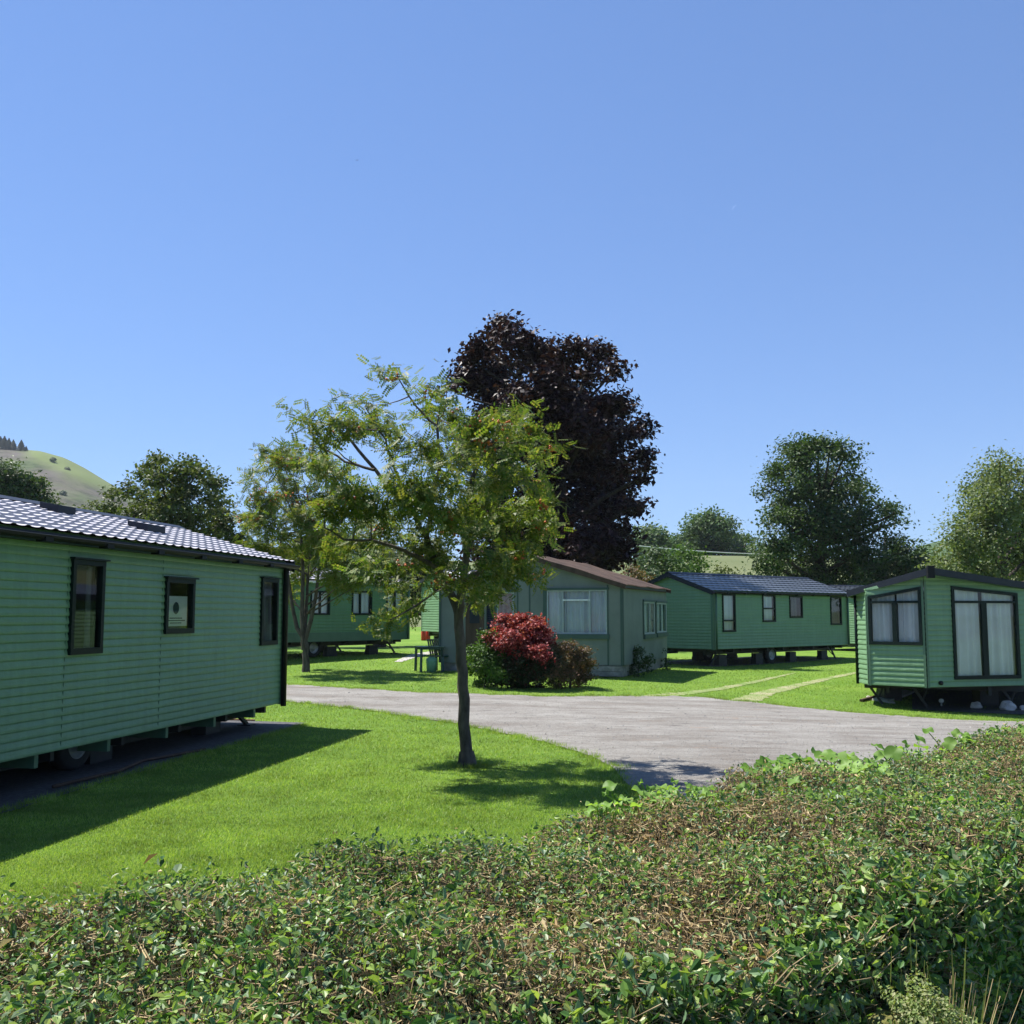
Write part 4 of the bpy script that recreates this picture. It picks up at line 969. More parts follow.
# foreground rowan: traced limbs
Yr = on_ground(467, 766).y
def rowan1():
    lob = [(403,380,14),(392,374,9),(424,396,12),(446,390,10),(428,412,9),
        (300,411,9),(322,414,12),(344,408,10),(367,408,15),(340,432,22),(375,435,24),(318,440,14),(330,470,26),(405,440,24),(448,424,22),(478,424,26),(510,430,24),(530,436,16),(541,455,12),
        (455,460,34),(415,480,34),(370,490,32),(500,470,34),(535,490,22),(340,505,22),(470,510,36),(515,525,30),(538,512,14),(540,530,10),(430,530,30),(385,535,26),(350,545,20),
        (400,575,24),(445,580,18),(480,560,32),(520,560,26),(526,570,12),(375,565,16),(395,612,13),(378,626,9),(408,596,13),(500,590,22),(472,592,18),(432,556,20),(450,500,30)]
    root, b, C = tree('slender rowan tree with leafy rounded crown standing on the near lawn', 'tree', (467,766), Yr, .001, lob, 'lf_rowan', leaf=.135, perc=13, dens=30, csize=.2, dz=1.0, name='rowan_tree', kind='pinnate', twigs=0, group='rowan trees', hollow=.2, low=1.2)
    bpy.data.objects.remove([c for c in root.children if c.name.startswith('trunk')][0])
    m = MB(); s = Yr/FPX
    def path(pts, r0, r1, dys=0, sides=8):
        n = len(pts); q = []
        for i, (px, py) in enumerate(pts):
            q.append(np.array(at(px, py, Yr+dys*i/max(1, n-1))-b))
        q = np.array(q); T_ = np.linspace(0, n-1, (n-1)*3+1); Q = np.stack([np.interp(T_, np.arange(n), q[:, k]) for k in range(3)], 1); Q[1:-1] += rng.normal(0, .008, Q[1:-1].shape)
        m.tube([tuple(x) for x in Q], list(np.linspace(r0, r1, len(Q))), sides, cap=False); return Q
    path([(467,770),(466.5,755),(465.5,735),(464,700),(461.5,660),(460,635),(458.5,612)], .072, .052, 0, 14)
    m.tube([(-.0,0,-.05),(0,0,.06),(-.005,0,.16)], [.13,.1,.082], 14, cap=False)
    ends = []
    L_ = [([(458.5,614),(450,592),(437,568),(426,537),(409,505),(392,492),(374,470),(350,440),(330,420)], .05, .012, .3),
      ([(458.5,614),(462,590),(466,560),(468,516),(474,480),(486,450),(500,430)], .052, .014, -.5),
      ([(463,590),(478,575),(497,560),(520,545),(545,520)], .035, .01, -.3),
      ([(437,568),(415,555),(398,549),(370,541),(345,540),(325,528)], .028, .008, -.8),
      ([(426,537),(432,500),(440,460),(437,426),(416,407),(397,376)], .03, .007, .4),
      ([(437,426),(446,408),(447,388)], .009, .004, .0),
      ([(409,505),(395,470),(385,440),(366,408)], .02, .006, -.5),
      ([(374,470),(345,462),(318,445),(304,415)], .018, .005, .4),
      ([(468,516),(500,495),(530,475),(548,458)], .026, .007, .6),
      ([(466,560),(440,590),(415,605),(390,620)], .02, .006, -.9),
      ([(474,480),(460,450),(450,425)], .02, .006, .5),
      ([(497,560),(510,580),(530,572)], .014, .005, -.6)]
    Q = [path(*l) for l in L_]; A_ = np.concatenate(Q)
    for c in C[::6]:
        d = np.linalg.norm(A_-c, axis=1)+np.maximum(0, A_[:, 2]-c[2])*1.2; j = np.argmin(d)
        if d[j] < .6: limb(m, A_[j], c, .009, .003, n=4, sides=4)
    m.build('trunk', M['bark'], root, True)
    sel = C[rng.choice(len(C), 34, False)]; berries(root, sel)
def berries(root, cen, spread=.09, r=.018, k=12):
    V, F = [], []; 
    ico = np.array([(0,0,1),(1,0,0),(0,1,0),(-1,0,0),(0,-1,0),(0,0,-1)])*1.0; fi = [(0,1,2),(0,2,3),(0,3,4),(0,4,1),(5,2,1),(5,3,2),(5,4,3),(5,1,4)]
    for c in cen:
        for _ in range(k):
            p = c+rng.normal(0, spread, 3)*np.array([1,1,.5])*.6; n = len(V); V += list(p+ico*r); F += [tuple(a+n for a in f) for f in fi]
    link('berries', mesh_np('berries', V, F, M['berry'], True), root)['kind'] = 'stuff'
rowan1()
Yr2 = on_ground(306, 672).y
s2 = Yr2/FPX
r2, b2, C2 = tree('yellowish multi stemmed rowan tree standing on the grass behind the left caravan', 'tree', (306,673), Yr2, .10,
   [(262,458,10),(285,452,14),(275,470,16),(300,462,16),(252,478,9),(320,470,16),(262,495,20),(295,495,26),(330,495,22),(268,525,22),(305,530,28),(340,535,22),(270,555,20),(305,565,24),(340,565,20),(360,575,16),(330,585,14),(285,585,14),(250,520,12),(252,548,12),(355,520,20),(365,545,18),(350,590,10)],
   'lf_rowan2', leaf=.21, perc=12, dens=14, csize=.3, dz=1.2, bark='bark', name='rowan_tree', kind='pinnate', twigs=.3, group='rowan trees', hollow=.25,
   trunk=[(0,0,-.1),(-.02,0,.6),(-.06,0,1.2),(-.02,.1,2.4),(.1,.1,4.2)])
m = MB(); q = lambda px, py, dy=0: tuple(at(px, py, Yr2+dy)-b2)
m.tube([q(305,640), q(297,628,.1), q(292,605,.15), q(288,575,.2), q(280,540,.3)], [.07,.06,.05,.04,.02], 8, False); m.tube([q(305,640), q(311,620,-.1), q(316,595,-.2), q(320,560,-.2)], [.07,.06,.05,.025], 8, False); m.tube([q(304,650), q(302,615,-.1), q(303,570), q(300,520)], [.08,.06,.05,.02], 8, False)
m.build('stem', M['bark'], r2, True)
k = np.where(C2[:, 2] > 4.0)[0]; berries(r2, C2[rng.choice(k, 26, False)], .16, .03, 14)
# maroon
tree('tall dark maroon leaved tree towering behind the chalet roof', 'tree', (560,640), 40, .45,
  [(503,330,16),(485,345,16),(520,345,22),(472,360,13),(463,378,9),(480,378,22),(505,375,26),(545,360,24),(565,358,18),(590,362,18),(604,356,9),(612,372,11),(535,390,30),(575,392,30),(607,398,18),(500,410,30),(545,420,32),(590,425,30),(622,412,12),(618,440,18),(636,430,12),(645,425,7),(640,455,14),(600,460,30),(560,460,34),(520,455,32),(622,480,18),(640,478,8),(605,500,26),(625,510,12),(638,505,8),(570,510,34),(535,500,30),(590,535,26),(618,535,14),(632,540,8),(560,545,28),(525,540,26),(602,555,14),(500,500,30),(495,540,26),(575,570,18),(480,440,22),(455,392,6),(590,556,14),(620,552,10),(545,570,20),(608,565,10)],
  'lf_maroon', leaf=.22, perc=22, dens=12, csize=.5, dz=2.0, name='maroon_tree', hollow=.3, twigs=.3)
# big right tree
tree('tall broad green tree behind the slate roofed caravan', 'tree', (820,640), 60, .55,
  [(820,442,10),(800,450,16),(830,448,12),(845,456,12),(785,470,16),(810,472,24),(842,475,20),(775,490,14),(800,495,26),(835,500,28),(862,490,10),(775,518,12),(795,525,28),(830,530,30),(860,520,18),(775,545,18),(765,562,14),(800,560,28),(840,560,28),(866,548,16),(860,575,18),(770,580,14),(880,505,12),(893,515,9),(900,522,7),(878,530,9),(760,552,8),(815,590,30),(780,600,20),(855,600,20)],
  'lf_dark', leaf=.2, perc=34, dens=6, csize=.72, dz=2.5, name='broadleaf_tree', group='broadleaf trees round the park', hollow=.3, twigs=.25)
tree('dark bushy tree beside the grey pole, right of the big tree', 'tree', (890,620), 56, .25,
  [(905,552,14),(890,558,14),(915,562,12),(900,572,16),(880,570,14),(922,575,10),(895,545,9),(870,585,16),(932,582,12),(948,590,12),(915,590,14)], 'lf_dark', leaf=.19, perc=30, dens=9, csize=.6, dz=1.5, name='broadleaf_tree', group='broadleaf trees round the park', twigs=.2)
tree('pale feathery willow tree behind the right caravan roof', 'tree', (1010,640), 44, .35,
  [(1000,462,9),(990,478,14),(1010,480,18),(975,492,12),(1000,505,24),(970,515,16),(1030,490,26),(1025,520,28),(985,540,26),(955,540,14),(962,558,16),(940,558,10),(1010,560,28),(1045,545,28),(980,575,20),(1060,510,26),(1050,575,26),(935,572,10),(950,580,14),(1075,550,26)],
  'lf_willow', leaf=.15, perc=36, dens=10, csize=.62, dz=2.2, name='willow_tree', hollow=.3, twigs=.3, squash=1.0)
tree('loose grey green tree with open top behind the left caravan roof', 'tree', (165,640), 40, .28,
  [(152,455,6),(160,462,8),(144,470,9),(175,468,9),(190,462,7),(200,472,10),(160,482,14),(185,485,15),(210,485,13),(128,492,10),(145,498,14),(112,490,7),(170,505,18),(200,505,17),(222,505,11),(105,510,12),(130,520,15),(160,525,18),(190,525,18),(218,525,14),(88,520,10),(232,520,8),(240,540,12),(215,545,16),(180,545,16),(240,560,12),(100,530,10)],
  'lf_mid', leaf=.15, perc=20, dens=24, csize=.42, dz=1.6, name='hedgerow_tree', hollow=.2, twigs=.6, bark='bark')
tree('dark rounded oak tree at the far left edge below the hill', 'tree', (15,640), 75, .5,
  [(-20,485,24),(5,485,20),(22,490,18),(36,500,12),(48,510,8),(0,510,24),(30,515,18),(-30,510,24),(50,522,10)], 'lf_dark', leaf=.26, perc=34, dens=7, csize=.8, dz=2, name='oak_tree', hollow=.5, twigs=.2)
tree('mid green trees mass showing between the rowans above the far caravan', 'tree', (380,640), 54, .3,
  [(270,560,24),(300,545,24),(340,550,26),(330,575,22),(375,555,24),(400,570,24),(430,560,22),(455,580,22),(370,580,20),(300,580,20),(250,570,20),(430,590,20),(480,590,20),(235,560,20),(215,560,16),(400,600,14),(420,598,14),(440,602,14),(412,607,9),(455,600,14)],
  'lf_mid', leaf=.24, perc=26, dens=6, csize=.8, dz=2, name='hedgerow_tree', twigs=.2)
# distant trees on the field crest
BG = 'trees along the far field crest'
def ftree(label, px, Y, lobes, leafm='lf_far', base_py=575, **k):
    b = at(px, base_py, Y); return tree(label, 'tree', (px, base_py), Y, .35, lobes, leafm, leaf=.45, perc=30, dens=3, csize=1.5, dz=3, name='distant_tree', group=BG, twigs=.15, hollow=.3, low=.2, **k)
ftree('largest rounded tree on the far field crest, left of the big tree', 708, 145, [(700,523,10),(712,520,10),(722,528,10),(694,535,10),(708,538,14),(726,540,10),(700,550,11),(718,552,12),(690,548,8)])
ftree('small rounded tree right of the largest crest tree', 742, 145, [(741,538,6),(748,545,6),(738,548,7),(746,554,8),(756,556,5)])
ftree('grey green tree on the far crest just right of the maroon tree', 652, 130, [(648,532,8),(657,537,8),(643,541,9),(655,548,10),(664,548,8),(640,552,9)])
ftree('low dark hedgerow tree on the crest behind the wire', 680, 150, [(668,543,6),(678,541,6),(688,545,6),(672,552,8),(684,553,8),(660,552,6)])
ftree('low round bush at the right end of the far crest', 765, 140, [(762,560,6),(770,558,7),(755,564,5)])
# nearer bushes between chalet and mid caravan
def bush(label, px, py, Y, lobes, leafm, leaf=.12, dens=12, perc=22, csize=.35, name='shrub', group=None, dz=.5, dark=None, bz=None):
    return tree(label, 'shrub', (px, py), Y, .05, lobes, leafm, leaf=leaf, perc=perc, dens=dens, csize=csize, dz=dz, name=name, group=group, twigs=.2, hollow=.3, low=-.1 if bz is None else -3, bz=bz)
bush('bushy dark green shrub above the chalet eave, under the wire', 655, 600, 55, [(640,565,10),(655,560,12),(668,560,10),(650,575,14),(668,575,12),(683,570,9),(640,580,12)], 'lf_far', .17, 12, 24, .6)
bush('brighter green shrub beside the field, left of the grey roof', 690, 600, 58, [(680,553,8),(690,558,9),(697,568,8),(684,572,11),(706,574,6),(692,585,10)], 'lf_bush', .17, 12, 24, .6)
bush('low olive shrub above the middle of the grey caravan roof', 725, 600, 60, [(725,572,6),(718,576,6),(732,577,6),(726,584,7)], 'lf_mid', .17, 12, 20, .6)
bush('bronze tinted shrub at the back corner of the chalet roof', 638, 600, 48, [(632,572,8),(642,578,8),(650,584,8)], 'lf_brown', .15, 14, 20, .45)
# small far building
b = at(735, 565, 146); gb = float(G(b.x, b.y)); h = empty('far_cottage', (b.x, b.y, gb)); tag(h, 'tiny white walled building under the far crest trees', 'cottage')
m = MB(); m.box((-1.2,0,-1), (1.2,3,2.1)); m.build('wall', M['white'], h); m = MB(); m.add([(-1.4,-.2,2.0),(1.4,-.2,2.0),(1.4,1.5,3.1),(-1.4,1.5,3.1),(1.4,3.2,2.0),(-1.4,3.2,2.0)], [(0,1,2,3),(3,2,4,5)]); m.build('roof', M['fascia'], h); m = MB(); m.box((-.4,-.03,.3), (.4,-.003,1.5)); m.build('door', M['dark'], h)

# shrubs in front of the chalet
Yb = on_ground(520, 688).y
def pshrub(label, base, lobes, leafm, leaf, dens, perc, csize, extra=None, grp='shrubs along the chalet front'):
    root, b, C = tree(label, 'shrub', base, Yb, .03, lobes, leafm, leaf=leaf, perc=perc, dens=dens, csize=csize, dz=.35, name='shrub', group=grp, twigs=.4, hollow=.5, low=.0, kind='leaf')
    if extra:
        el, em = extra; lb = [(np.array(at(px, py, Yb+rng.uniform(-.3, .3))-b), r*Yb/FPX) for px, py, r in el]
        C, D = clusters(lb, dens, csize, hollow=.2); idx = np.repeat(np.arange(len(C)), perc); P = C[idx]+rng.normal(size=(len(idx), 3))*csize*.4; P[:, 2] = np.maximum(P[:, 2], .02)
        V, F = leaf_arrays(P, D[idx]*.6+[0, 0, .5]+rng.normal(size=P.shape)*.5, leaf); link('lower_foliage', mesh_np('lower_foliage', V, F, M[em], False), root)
    return root
pshrub('bright green rounded shrub left of the red bush', (485,686), [(480,652,12),(490,645,13),(497,655,10),(478,666,10),(488,668,14),(482,677,10),(498,672,12),(474,660,6)], 'lf_bush', .06, 95, 26, .15)
pshrub('red leaved shrub in front of the chalet', (520,688), [(505,630,12),(520,626,12),(535,628,12),(498,638,10),(512,640,14),(530,640,14),(543,638,9),(520,650,14),(540,650,11),(502,650,10),(548,645,6),(512,632,12),(528,632,12),(540,636,10),(506,644,12)], 'lf_red', .07, 110, 26, .15, ([(520,665,16),(535,668,15),(508,672,14),(525,679,12),(548,672,12),(548,660,10)], 'lf_redshade'))
pshrub('brownish green shrub right of the red bush', (570,688), [(562,648,9),(575,650,11),(585,658,10),(560,660,12),(573,668,15),(586,668,9),(560,676,13),(578,679,10),(552,668,9),(588,662,6)], 'lf_brown', .055, 95, 26, .14)
Yb2 = 27.2
root, b, C = tree('small dark rose bush against the side wall of the chalet', 'shrub', (638,683), 28.0, .02, [(630,655,6),(638,652,6),(645,660,6),(634,663,7),(642,668,6),(650,662,4),(630,672,6),(638,677,5),(647,658,4)], 'lf_dark', leaf=.07, perc=16, dens=60, csize=.16, dz=.2, name='shrub', group='shrubs along the chalet front', twigs=.7, hollow=.1, low=0)
root, b, C = tree('tiny dark plant at the far back corner of the chalet side wall', 'shrub', (666,672), 31.8, .02, [(665,650,2.5),(666,660,3.5),(664,666,4),(669,666,3)], 'lf_dark', leaf=.06, perc=12, dens=70, csize=.14, dz=.15, name='shrub', group='shrubs along the chalet front', twigs=.5, hollow=.1, low=0)

# conifers on the hill
def conifer(label, px, py, Y, h_):
    b = at(px, py, Y); r = empty('conifer', b); tag(r, label, 'conifer', 'conifers on the hill crest')
    n = 1500; t = rng.uniform(0, 1, n)**.9; a = rng.uniform(0, 2*math.pi, n); rr = (1-t**1.6)*h_*.38*(.35+.65*rng.uniform(0, 1, n)**.5)*(1+.15*np.sin(t*40)); P = np.stack([rr*np.cos(a), rr*np.sin(a), h_*(.06+.94*t)], 1)
    V, F = leaf_arrays(P, np.stack([np.cos(a), np.sin(a), np.full(n, .8)], 1)+rng.normal(size=(n, 3))*.3, h_*.11, .6); link('crown', mesh_np('crown', V, F, M['lf_con']), r)
    m = MB(); m.tube([(0,0,-2),(0,0,h_*.9)], [h_*.02,.05], 6); m.build('trunk', M['barkd'], r)
labs = ['conifer at the left frame edge on the hill', 'tall conifer second from the left edge on the hill', 'conifer third from the left edge on the hill', 'conifer at the right end of the dense hilltop clump', 'lone conifer standing apart right of the hilltop clump', 'very small conifer right of the lone hilltop conifer']
for (px, py, hh), lb in zip([(0,449,8.5),(4,449.5,9),(8.5,450,8),(13,450,7),(21,451,7.5),(26,451,3.5)], labs): conifer(lb, px, py, 690, hh)
for px, lb in ((-14, 'conifer just outside the left frame edge'), (-7, 'conifer touching the left frame border')): conifer(lb, px, 449, 690, 9)
for k, (px, py, lab) in enumerate(((53, 462, 'upper small hawthorn on the open hillside'), (67, 472, 'lower small hawthorn on the open hillside'), (63, 496, 'dark hawthorn low on the hillside above the oak'))):
    pxs, H_, Yn_, Yc_ = HILLS[0]; best = None
    for Yh in np.arange(300, 700, 2.):
        hz_ = float(np.interp(px, pxs, H_))*float(smooth(Yn_, Yc_, Yh))*(Yh/Yc_)**1.15; p_ = at(px, py, Yh)
        if best is None or abs(hz_-p_.z) < best[0]: best = (abs(hz_-p_.z), p_)
    b = best[1]; b.z -= .8; r = empty('hawthorn', b); tag(r, lab, 'tree', 'hawthorns dotted on the hill'); u = rng.normal(size=(260, 3)); u /= np.linalg.norm(u, axis=1)[:, None]
    V, F = leaf_arrays(u*np.array([2.2, 2.2, 2])*rng.uniform(.5, 1, (260, 1))+[0, 0, 2.2], u+[0, 0, .4], .9, .7); link('crown', mesh_np('crown', V, F, M['lf_dark']), r); m = MB(); m.tube([(0,0,-1.5),(0,0,2)], [.25,.15], 6); m.build('trunk', M['barkd'], r)

# bird
b = at(357, 160, 60); m = MB(); m.add([(0,0,0),(.06,.02,.02),(.12,0,-.02),(.06,-.03,0),(-.06,.02,.02),(-.12,0,-.02),(-.06,-.03,0),(0,.09,0),(0,-.06,0),(0,0,.03),(0,0,-.03)], [(0,7,1),(0,1,2),(0,2,3),(0,4,7),(0,5,4),(0,6,5),(7,9,8),(7,8,10)])
tag(m.build('bird', M['dark'], None, False, b), 'tiny dark bird flying high in the blue sky', 'bird')

# faint day moon, a thin crescent far beyond the haze
mm, n_, p_, o_ = nodes('pale_moon'); em = n_.nodes.new('ShaderNodeEmission'); em.inputs[0].default_value = (.30, .49, .92, 1); em.inputs[1].default_value = .5; n_.links.new(em.outputs[0], o_.inputs[0])  # crescent glows by emission, standing in for sunlight on the moon
b = at(736.5, 209, 4000); m = MB(); Rm = 16.; K = 16
for k in range(K+1):
    a = math.radians(85+115*k/K); th = 4.2*math.sin(math.pi*k/K)+.1
    for rr, dy in ((Rm, 0), (Rm-th, 0), (Rm-th, 3), (Rm, 3)): m.v.append((rr*math.cos(a), dy, rr*math.sin(a)))
for k in range(K):
    for q_ in range(4): m.f.append((4*k+q_, 4*k+(q_+1) % 4, 4*k+4+(q_+1) % 4, 4*k+4+q_))
tag(m.build('moon', mm, None, False, b), 'faint thin crescent of the day moon in the blue sky', 'moon')

# ------------------------------------------------------------ hedge
HD = np.array([.7415, .671]); HN = np.array([.671, -.7415])     # along / towards the viewer
HB = np.array([-1.55, 2.90]); HW, HT = 1.56, .82
def lump(s, t): return .035*np.sin(s*2.1+t*1.3)+.03*np.sin(s*5.3-t*4+1)+.02*np.sin(s*11+t*9)+.015*np.sin(s*23-t*17)
def hsurf(s, w):
    """w: distance round the cross section from back base (0.75 down), over the top, down the front"""
    s = np.asarray(s, float); w = np.asarray(w, float); back = .75; r = .0
    t = np.clip(w-back, 0, HW); z = np.full_like(w, HT)+lump(s, t)-.07*smooth(HW-.3, HW, t)-.03*smooth(.2, 0, t)
    dn = np.where(w < back, back-w, np.where(w > back+HW, w-back-HW, 0)); z = z-dn
    bulge = .06*np.sin(s*3.1+dn*4)*np.minimum(dn*3, 1)+.05*np.minimum(dn*4, 1)
    t = t+np.where(w > back+HW, bulge, np.where(w < back, -bulge, 0))
    xy = HB+s[..., None]*HD+t[..., None]*HN
    nrm = np.zeros(w.shape+(3,)); nrm[..., 2] = 1
    f = smooth(back+HW-.12, back+HW+.12, w); bk = smooth(back+.1, back-.1, w)
    nrm[..., 0] = HN[0]*(f-bk); nrm[..., 1] = HN[1]*(f-bk); nrm[..., 2] = 1-np.maximum(f, bk)*.85
    return np.concatenate([xy, z[..., None]], -1), nrm
hedge = empty('hedge', (HB[0], HB[1], 0)); tag(hedge, 'broad freshly trimmed hedge with brown cut twigs running across the whole foreground', 'hedge')
off = np.array([HB[0], HB[1], 0])
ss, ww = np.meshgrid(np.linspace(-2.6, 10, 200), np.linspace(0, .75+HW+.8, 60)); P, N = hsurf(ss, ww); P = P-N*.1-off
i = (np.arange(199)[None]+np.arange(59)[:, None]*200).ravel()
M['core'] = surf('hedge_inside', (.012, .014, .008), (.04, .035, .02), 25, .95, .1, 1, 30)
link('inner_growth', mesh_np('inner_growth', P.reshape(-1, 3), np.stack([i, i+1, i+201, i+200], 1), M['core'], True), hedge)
def hsample(n, s0=-2.2, s1=9.5, w0=.35, w1=.75+HW+.8, near=True):
    s = s0+(s1-s0)*rng.uniform(0, 1, n)**(1.25 if near else 1); w = rng.uniform(w0, w1, n); return s, w
n = 340000; s, w_ = hsample(n); P, N = hsurf(s, w_)
patch = np.sin(s*1.7+w_*2.3+.6)+np.sin(s*3.9-w_*3.1+2)+.7*np.sin(s*8.1+w_*6.2)+rng.normal(0, 1.5, n)
front = w_ > .75+HW-.15
P = P+N*(rng.uniform(-.09, .035, n)+.012*rng.normal(size=n))[:, None]-off
dry = (patch > 1.05) & ~front | (patch > 3.2)
Nn = N*.75+rng.normal(size=P.shape)*.6
sz = np.where(front, .031, .019)*(1+.3*rng.normal(size=n)*.6); sz = np.clip(sz*np.exp(rng.normal(0, .28, n)), .008, .045)
fn = sum(np.sin(s*a+w_*b+c) for a, b, c in ((61, 23, 0), (-37, 55, 1), (83, -41, 2), (29, 97, 3), (-71, -67, 4)))/2.2
P = P+N*(fn*.028)[:, None]; gapm = (fn < -.55) & (rng.uniform(0, 1, n) < .85)
k = ~dry & ~gapm
V, F = leaf6(P[k], Nn[k], sz[k], .52); link('foliage', mesh_np('foliage', V, F, M['lf_hedge']), hedge)
V, F = leaf_arrays(P[dry]-N[dry]*.01, Nn[dry], sz[dry]*.85, .32, .5, .5); link('dry_clippings', mesh_np('dry_clippings', V, F, M['dry']), hedge)
def twigs_arr(P, D, L, r):
    D = D/np.linalg.norm(D, axis=1)[:, None]; q = rng.normal(size=P.shape); A_ = np.cross(D, q); A_ /= np.linalg.norm(A_, axis=1)[:, None]; B_ = np.cross(D, A_)
    r = r[:, None]; E = P+D*L[:, None]; V = []
    for base, rr in ((P, r), (E, r*.7)):
        for a in (0, 2.094, 4.189): V.append(base+(A_*math.cos(a)+B_*math.sin(a))*rr)
    n = len(P); V = np.stack(V, 1).reshape(-1, 3); i = np.arange(n)*6
    F = np.concatenate([np.stack([i, i+1, i+4, i+3], 1), np.stack([i+1, i+2, i+5, i+4], 1), np.stack([i+2, i, i+3, i+5], 1)]); return V, F
n = 120000; s, w_ = hsample(n, w0=.6); P, N = hsurf(s, w_); up = rng.uniform(0, 1, n) < .6
D = np.where(up[:, None], N*1.0+rng.normal(size=(n, 3))*.35, rng.normal(size=(n, 3))*np.array([1, 1, .3])); L = np.where(up, rng.uniform(.03, .075, n), rng.uniform(.02, .085, n))
P = P-N*(np.where(up, .05, .0)+rng.uniform(0, .03, n))[:, None]-off
V, F = twigs_arr(P, D, L, rng.uniform(.0008, .0024, n)); link('cut_twigs', mesh_np('cut_twigs', V, F, M['twig']), hedge)
# trailing bramble shoots on the shaded front
n = 140; s = rng.uniform(.2, 3.2, n); w_ = .75+HW+rng.uniform(.0, .7, n); P, N = hsurf(s, w_); m = MB()
for a, nn_ in zip(P-off, N):
    d = np.array([HD[0], HD[1], 0])*rng.choice([-1, 1])*rng.uniform(.1, .25)+np.array([0, 0, rng.uniform(-.05, .1)]); m.tube([tuple(a), tuple(a+d*.5+nn_*.04+[0, 0, .03]), tuple(a+d+nn_*.03)], [.0025, .002, .001], 4, False)
m.build('bramble_shoots', M['twig'], hedge)['kind'] = 'stuff'

# broad leaved weeds along the back edge
def weed(label, px, py, nl, size, first=[None]):
    # point on the hedge top under that pixel
    d = ray(px, py); t = (HT-.03-CAMZ)/d.z; p = Vector((0, 0, CAMZ))+d*t
    q = (np.array([p.x, p.y])-HB) @ HN; p += Vector((*HN, 0))*max(0, .10-q); p.z += .015
    r = empty('broad_leaved_weed', p); tag(r, label, 'weed', 'broad leaved weeds in the hedge top'); V, F, m = [], [], MB()
    for k in range(int(nl*1.3)):
        c = np.array([rng.normal(0, .13), rng.normal(0, .1), rng.uniform(.03, .09)]); nrm = np.array([rng.normal(0, .35), rng.normal(-.25, .35), 1]); nrm /= np.linalg.norm(nrm); t_ = np.cross(nrm, rng.normal(size=3)); t_ /= np.linalg.norm(t_); b_ = np.cross(nrm, t_)
        R_ = size*rng.uniform(.35, .8); n0 = len(V); V.append(c-nrm*.005); K = 16
        for j in range(K):
            a = 2*math.pi*j/K; rr = R_*(1+.05*math.cos(3*a)+.05*math.cos(5*a+1))*(.62 if j == 0 else 1); V.append(c+(t_*math.cos(a)+b_*math.sin(a))*rr+nrm*.009*math.sin(a*3+k))
        F += [(n0, n0+1+j, n0+1+(j+1) % K) for j in range(K)]; m.tube([(c[0]*.3, c[1]*.3, -.15), tuple(c-nrm*.012)], [.004, .003], 5, False)
    link('leaves', mesh_np('leaves', V, F, M['lf_big'], True), r); m.build('stems', M['lf_big'], r)
for a in ((560,812,9,.045,'leftmost broad leaved weed, poking over the hedge edge below the rowan trunk'), (588,800,12,.05,'bright broad leaved weed on the hedge beside the rowan shadow'), (622,795,7,.04,'small broad leaved weed right of the rowan shadow weed'), (650,800,6,.04,'sparse broad leaved weed among the dry twigs of the hedge'),
          (706,776,12,.06,'broad leaved weed at the hedge edge where the road shadow ends'), (740,772,14,.065,'big leaved weed against the grey road, right of the shadow'), (775,772,14,.07,'largest leaved weed in the hedge, pale wide leaves'), (808,768,12,.065,'broad leaved weed clump just right of the largest leaved one'), (845,752,9,.06,'broad leaved weed near the road middle at the hedge edge'),
          (838,815,9,.05,'lone broad leaved weed well inside the hedge top'), (905,742,8,.06,'broad leaved weed below the bay front of the right caravan'), (966,735,6,.07,'rightmost broad leaved weed, a bright leaf by the frame edge')): weed(a[4], a[0], a[1], a[2], a[3])

# plants at the foot of the hedge
def front_pt(px, py, out=.12):
    C0 = np.array([0, 0, CAMZ]); d = np.array(ray(px, py)); Pn = np.array([*(HB+HN*(HW+out)), 0]); n_ = np.array([*HN, 0]); t = ((Pn-C0) @ n_)/(d @ n_); return C0+d*t
p = front_pt(925, 1015, .2); r = empty('box_shrub', (p[0], p[1], 0)); tag(r, 'small pale shrub with tiny leaves at the foot of the hedge, bottom right', 'shrub')
n = 5200; u = rng.normal(size=(n, 3)); u /= np.linalg.norm(u, axis=1)[:, None]; P = u*(np.array([.125, .11, .13])*(rng.uniform(.2, 1.15, n)**.6)[:, None])*(1+.25*np.sin(u[:, :1]*7+u[:, 2:]*9))+[0, 0, p[2]-.05]
V, F = leaf_arrays(P, u+rng.normal(size=P.shape)*.6+[0, 0, .4], .013, .6); link('leaves', mesh_np('leaves', V, F, leafmat('box_leaves', [(.12, .19, .04), (.24, .31, .10), (.38, .38, .2)], .3, .5)), r)
V, F = twigs_arr(np.zeros((160, 3))+[0, 0, .02], u[:160]*[.3, .25, .3]+[0, 0, .55], rng.uniform(.4, .72, 160)*(p[2]/.6), np.full(160, .0015)); link('stems', mesh_np('stems', V, F, M['twig']), r)
p = front_pt(928, 960, .16); r = empty('grass_tuft', (p[0], p[1], 0)); tag(r, 'tuft of tall pale grass stems rising in front of the dark hedge side', 'grass tuft'); m = MB(); V, F = [], []
for k in range(46):
    b0 = np.array([rng.normal(0, .07), rng.normal(0, .04), .0]); top = b0+np.array([rng.normal(0, .06), rng.normal(0, .05), p[2]*rng.uniform(.75, 1.1)]); mid = (b0+top)/2+[0, 0, .05]; wv = np.array([.0035, .001, 0]); n0 = len(V); V += [b0-wv, b0+wv, mid-wv, mid+wv, top-wv*.2, top+wv*.2]; F += [(n0, n0+1, n0+3, n0+2), (n0+2, n0+3, n0+5, n0+4)]
link('blades', mesh_np('blades', V, F, M['tallg']), r)
p = front_pt(888, 1019, .12); r = empty('mossy_stump', (p[0], p[1], 0)); tag(r, 'low mossy yellow green stump top at the very bottom of the photo', 'stump'); m = MB()
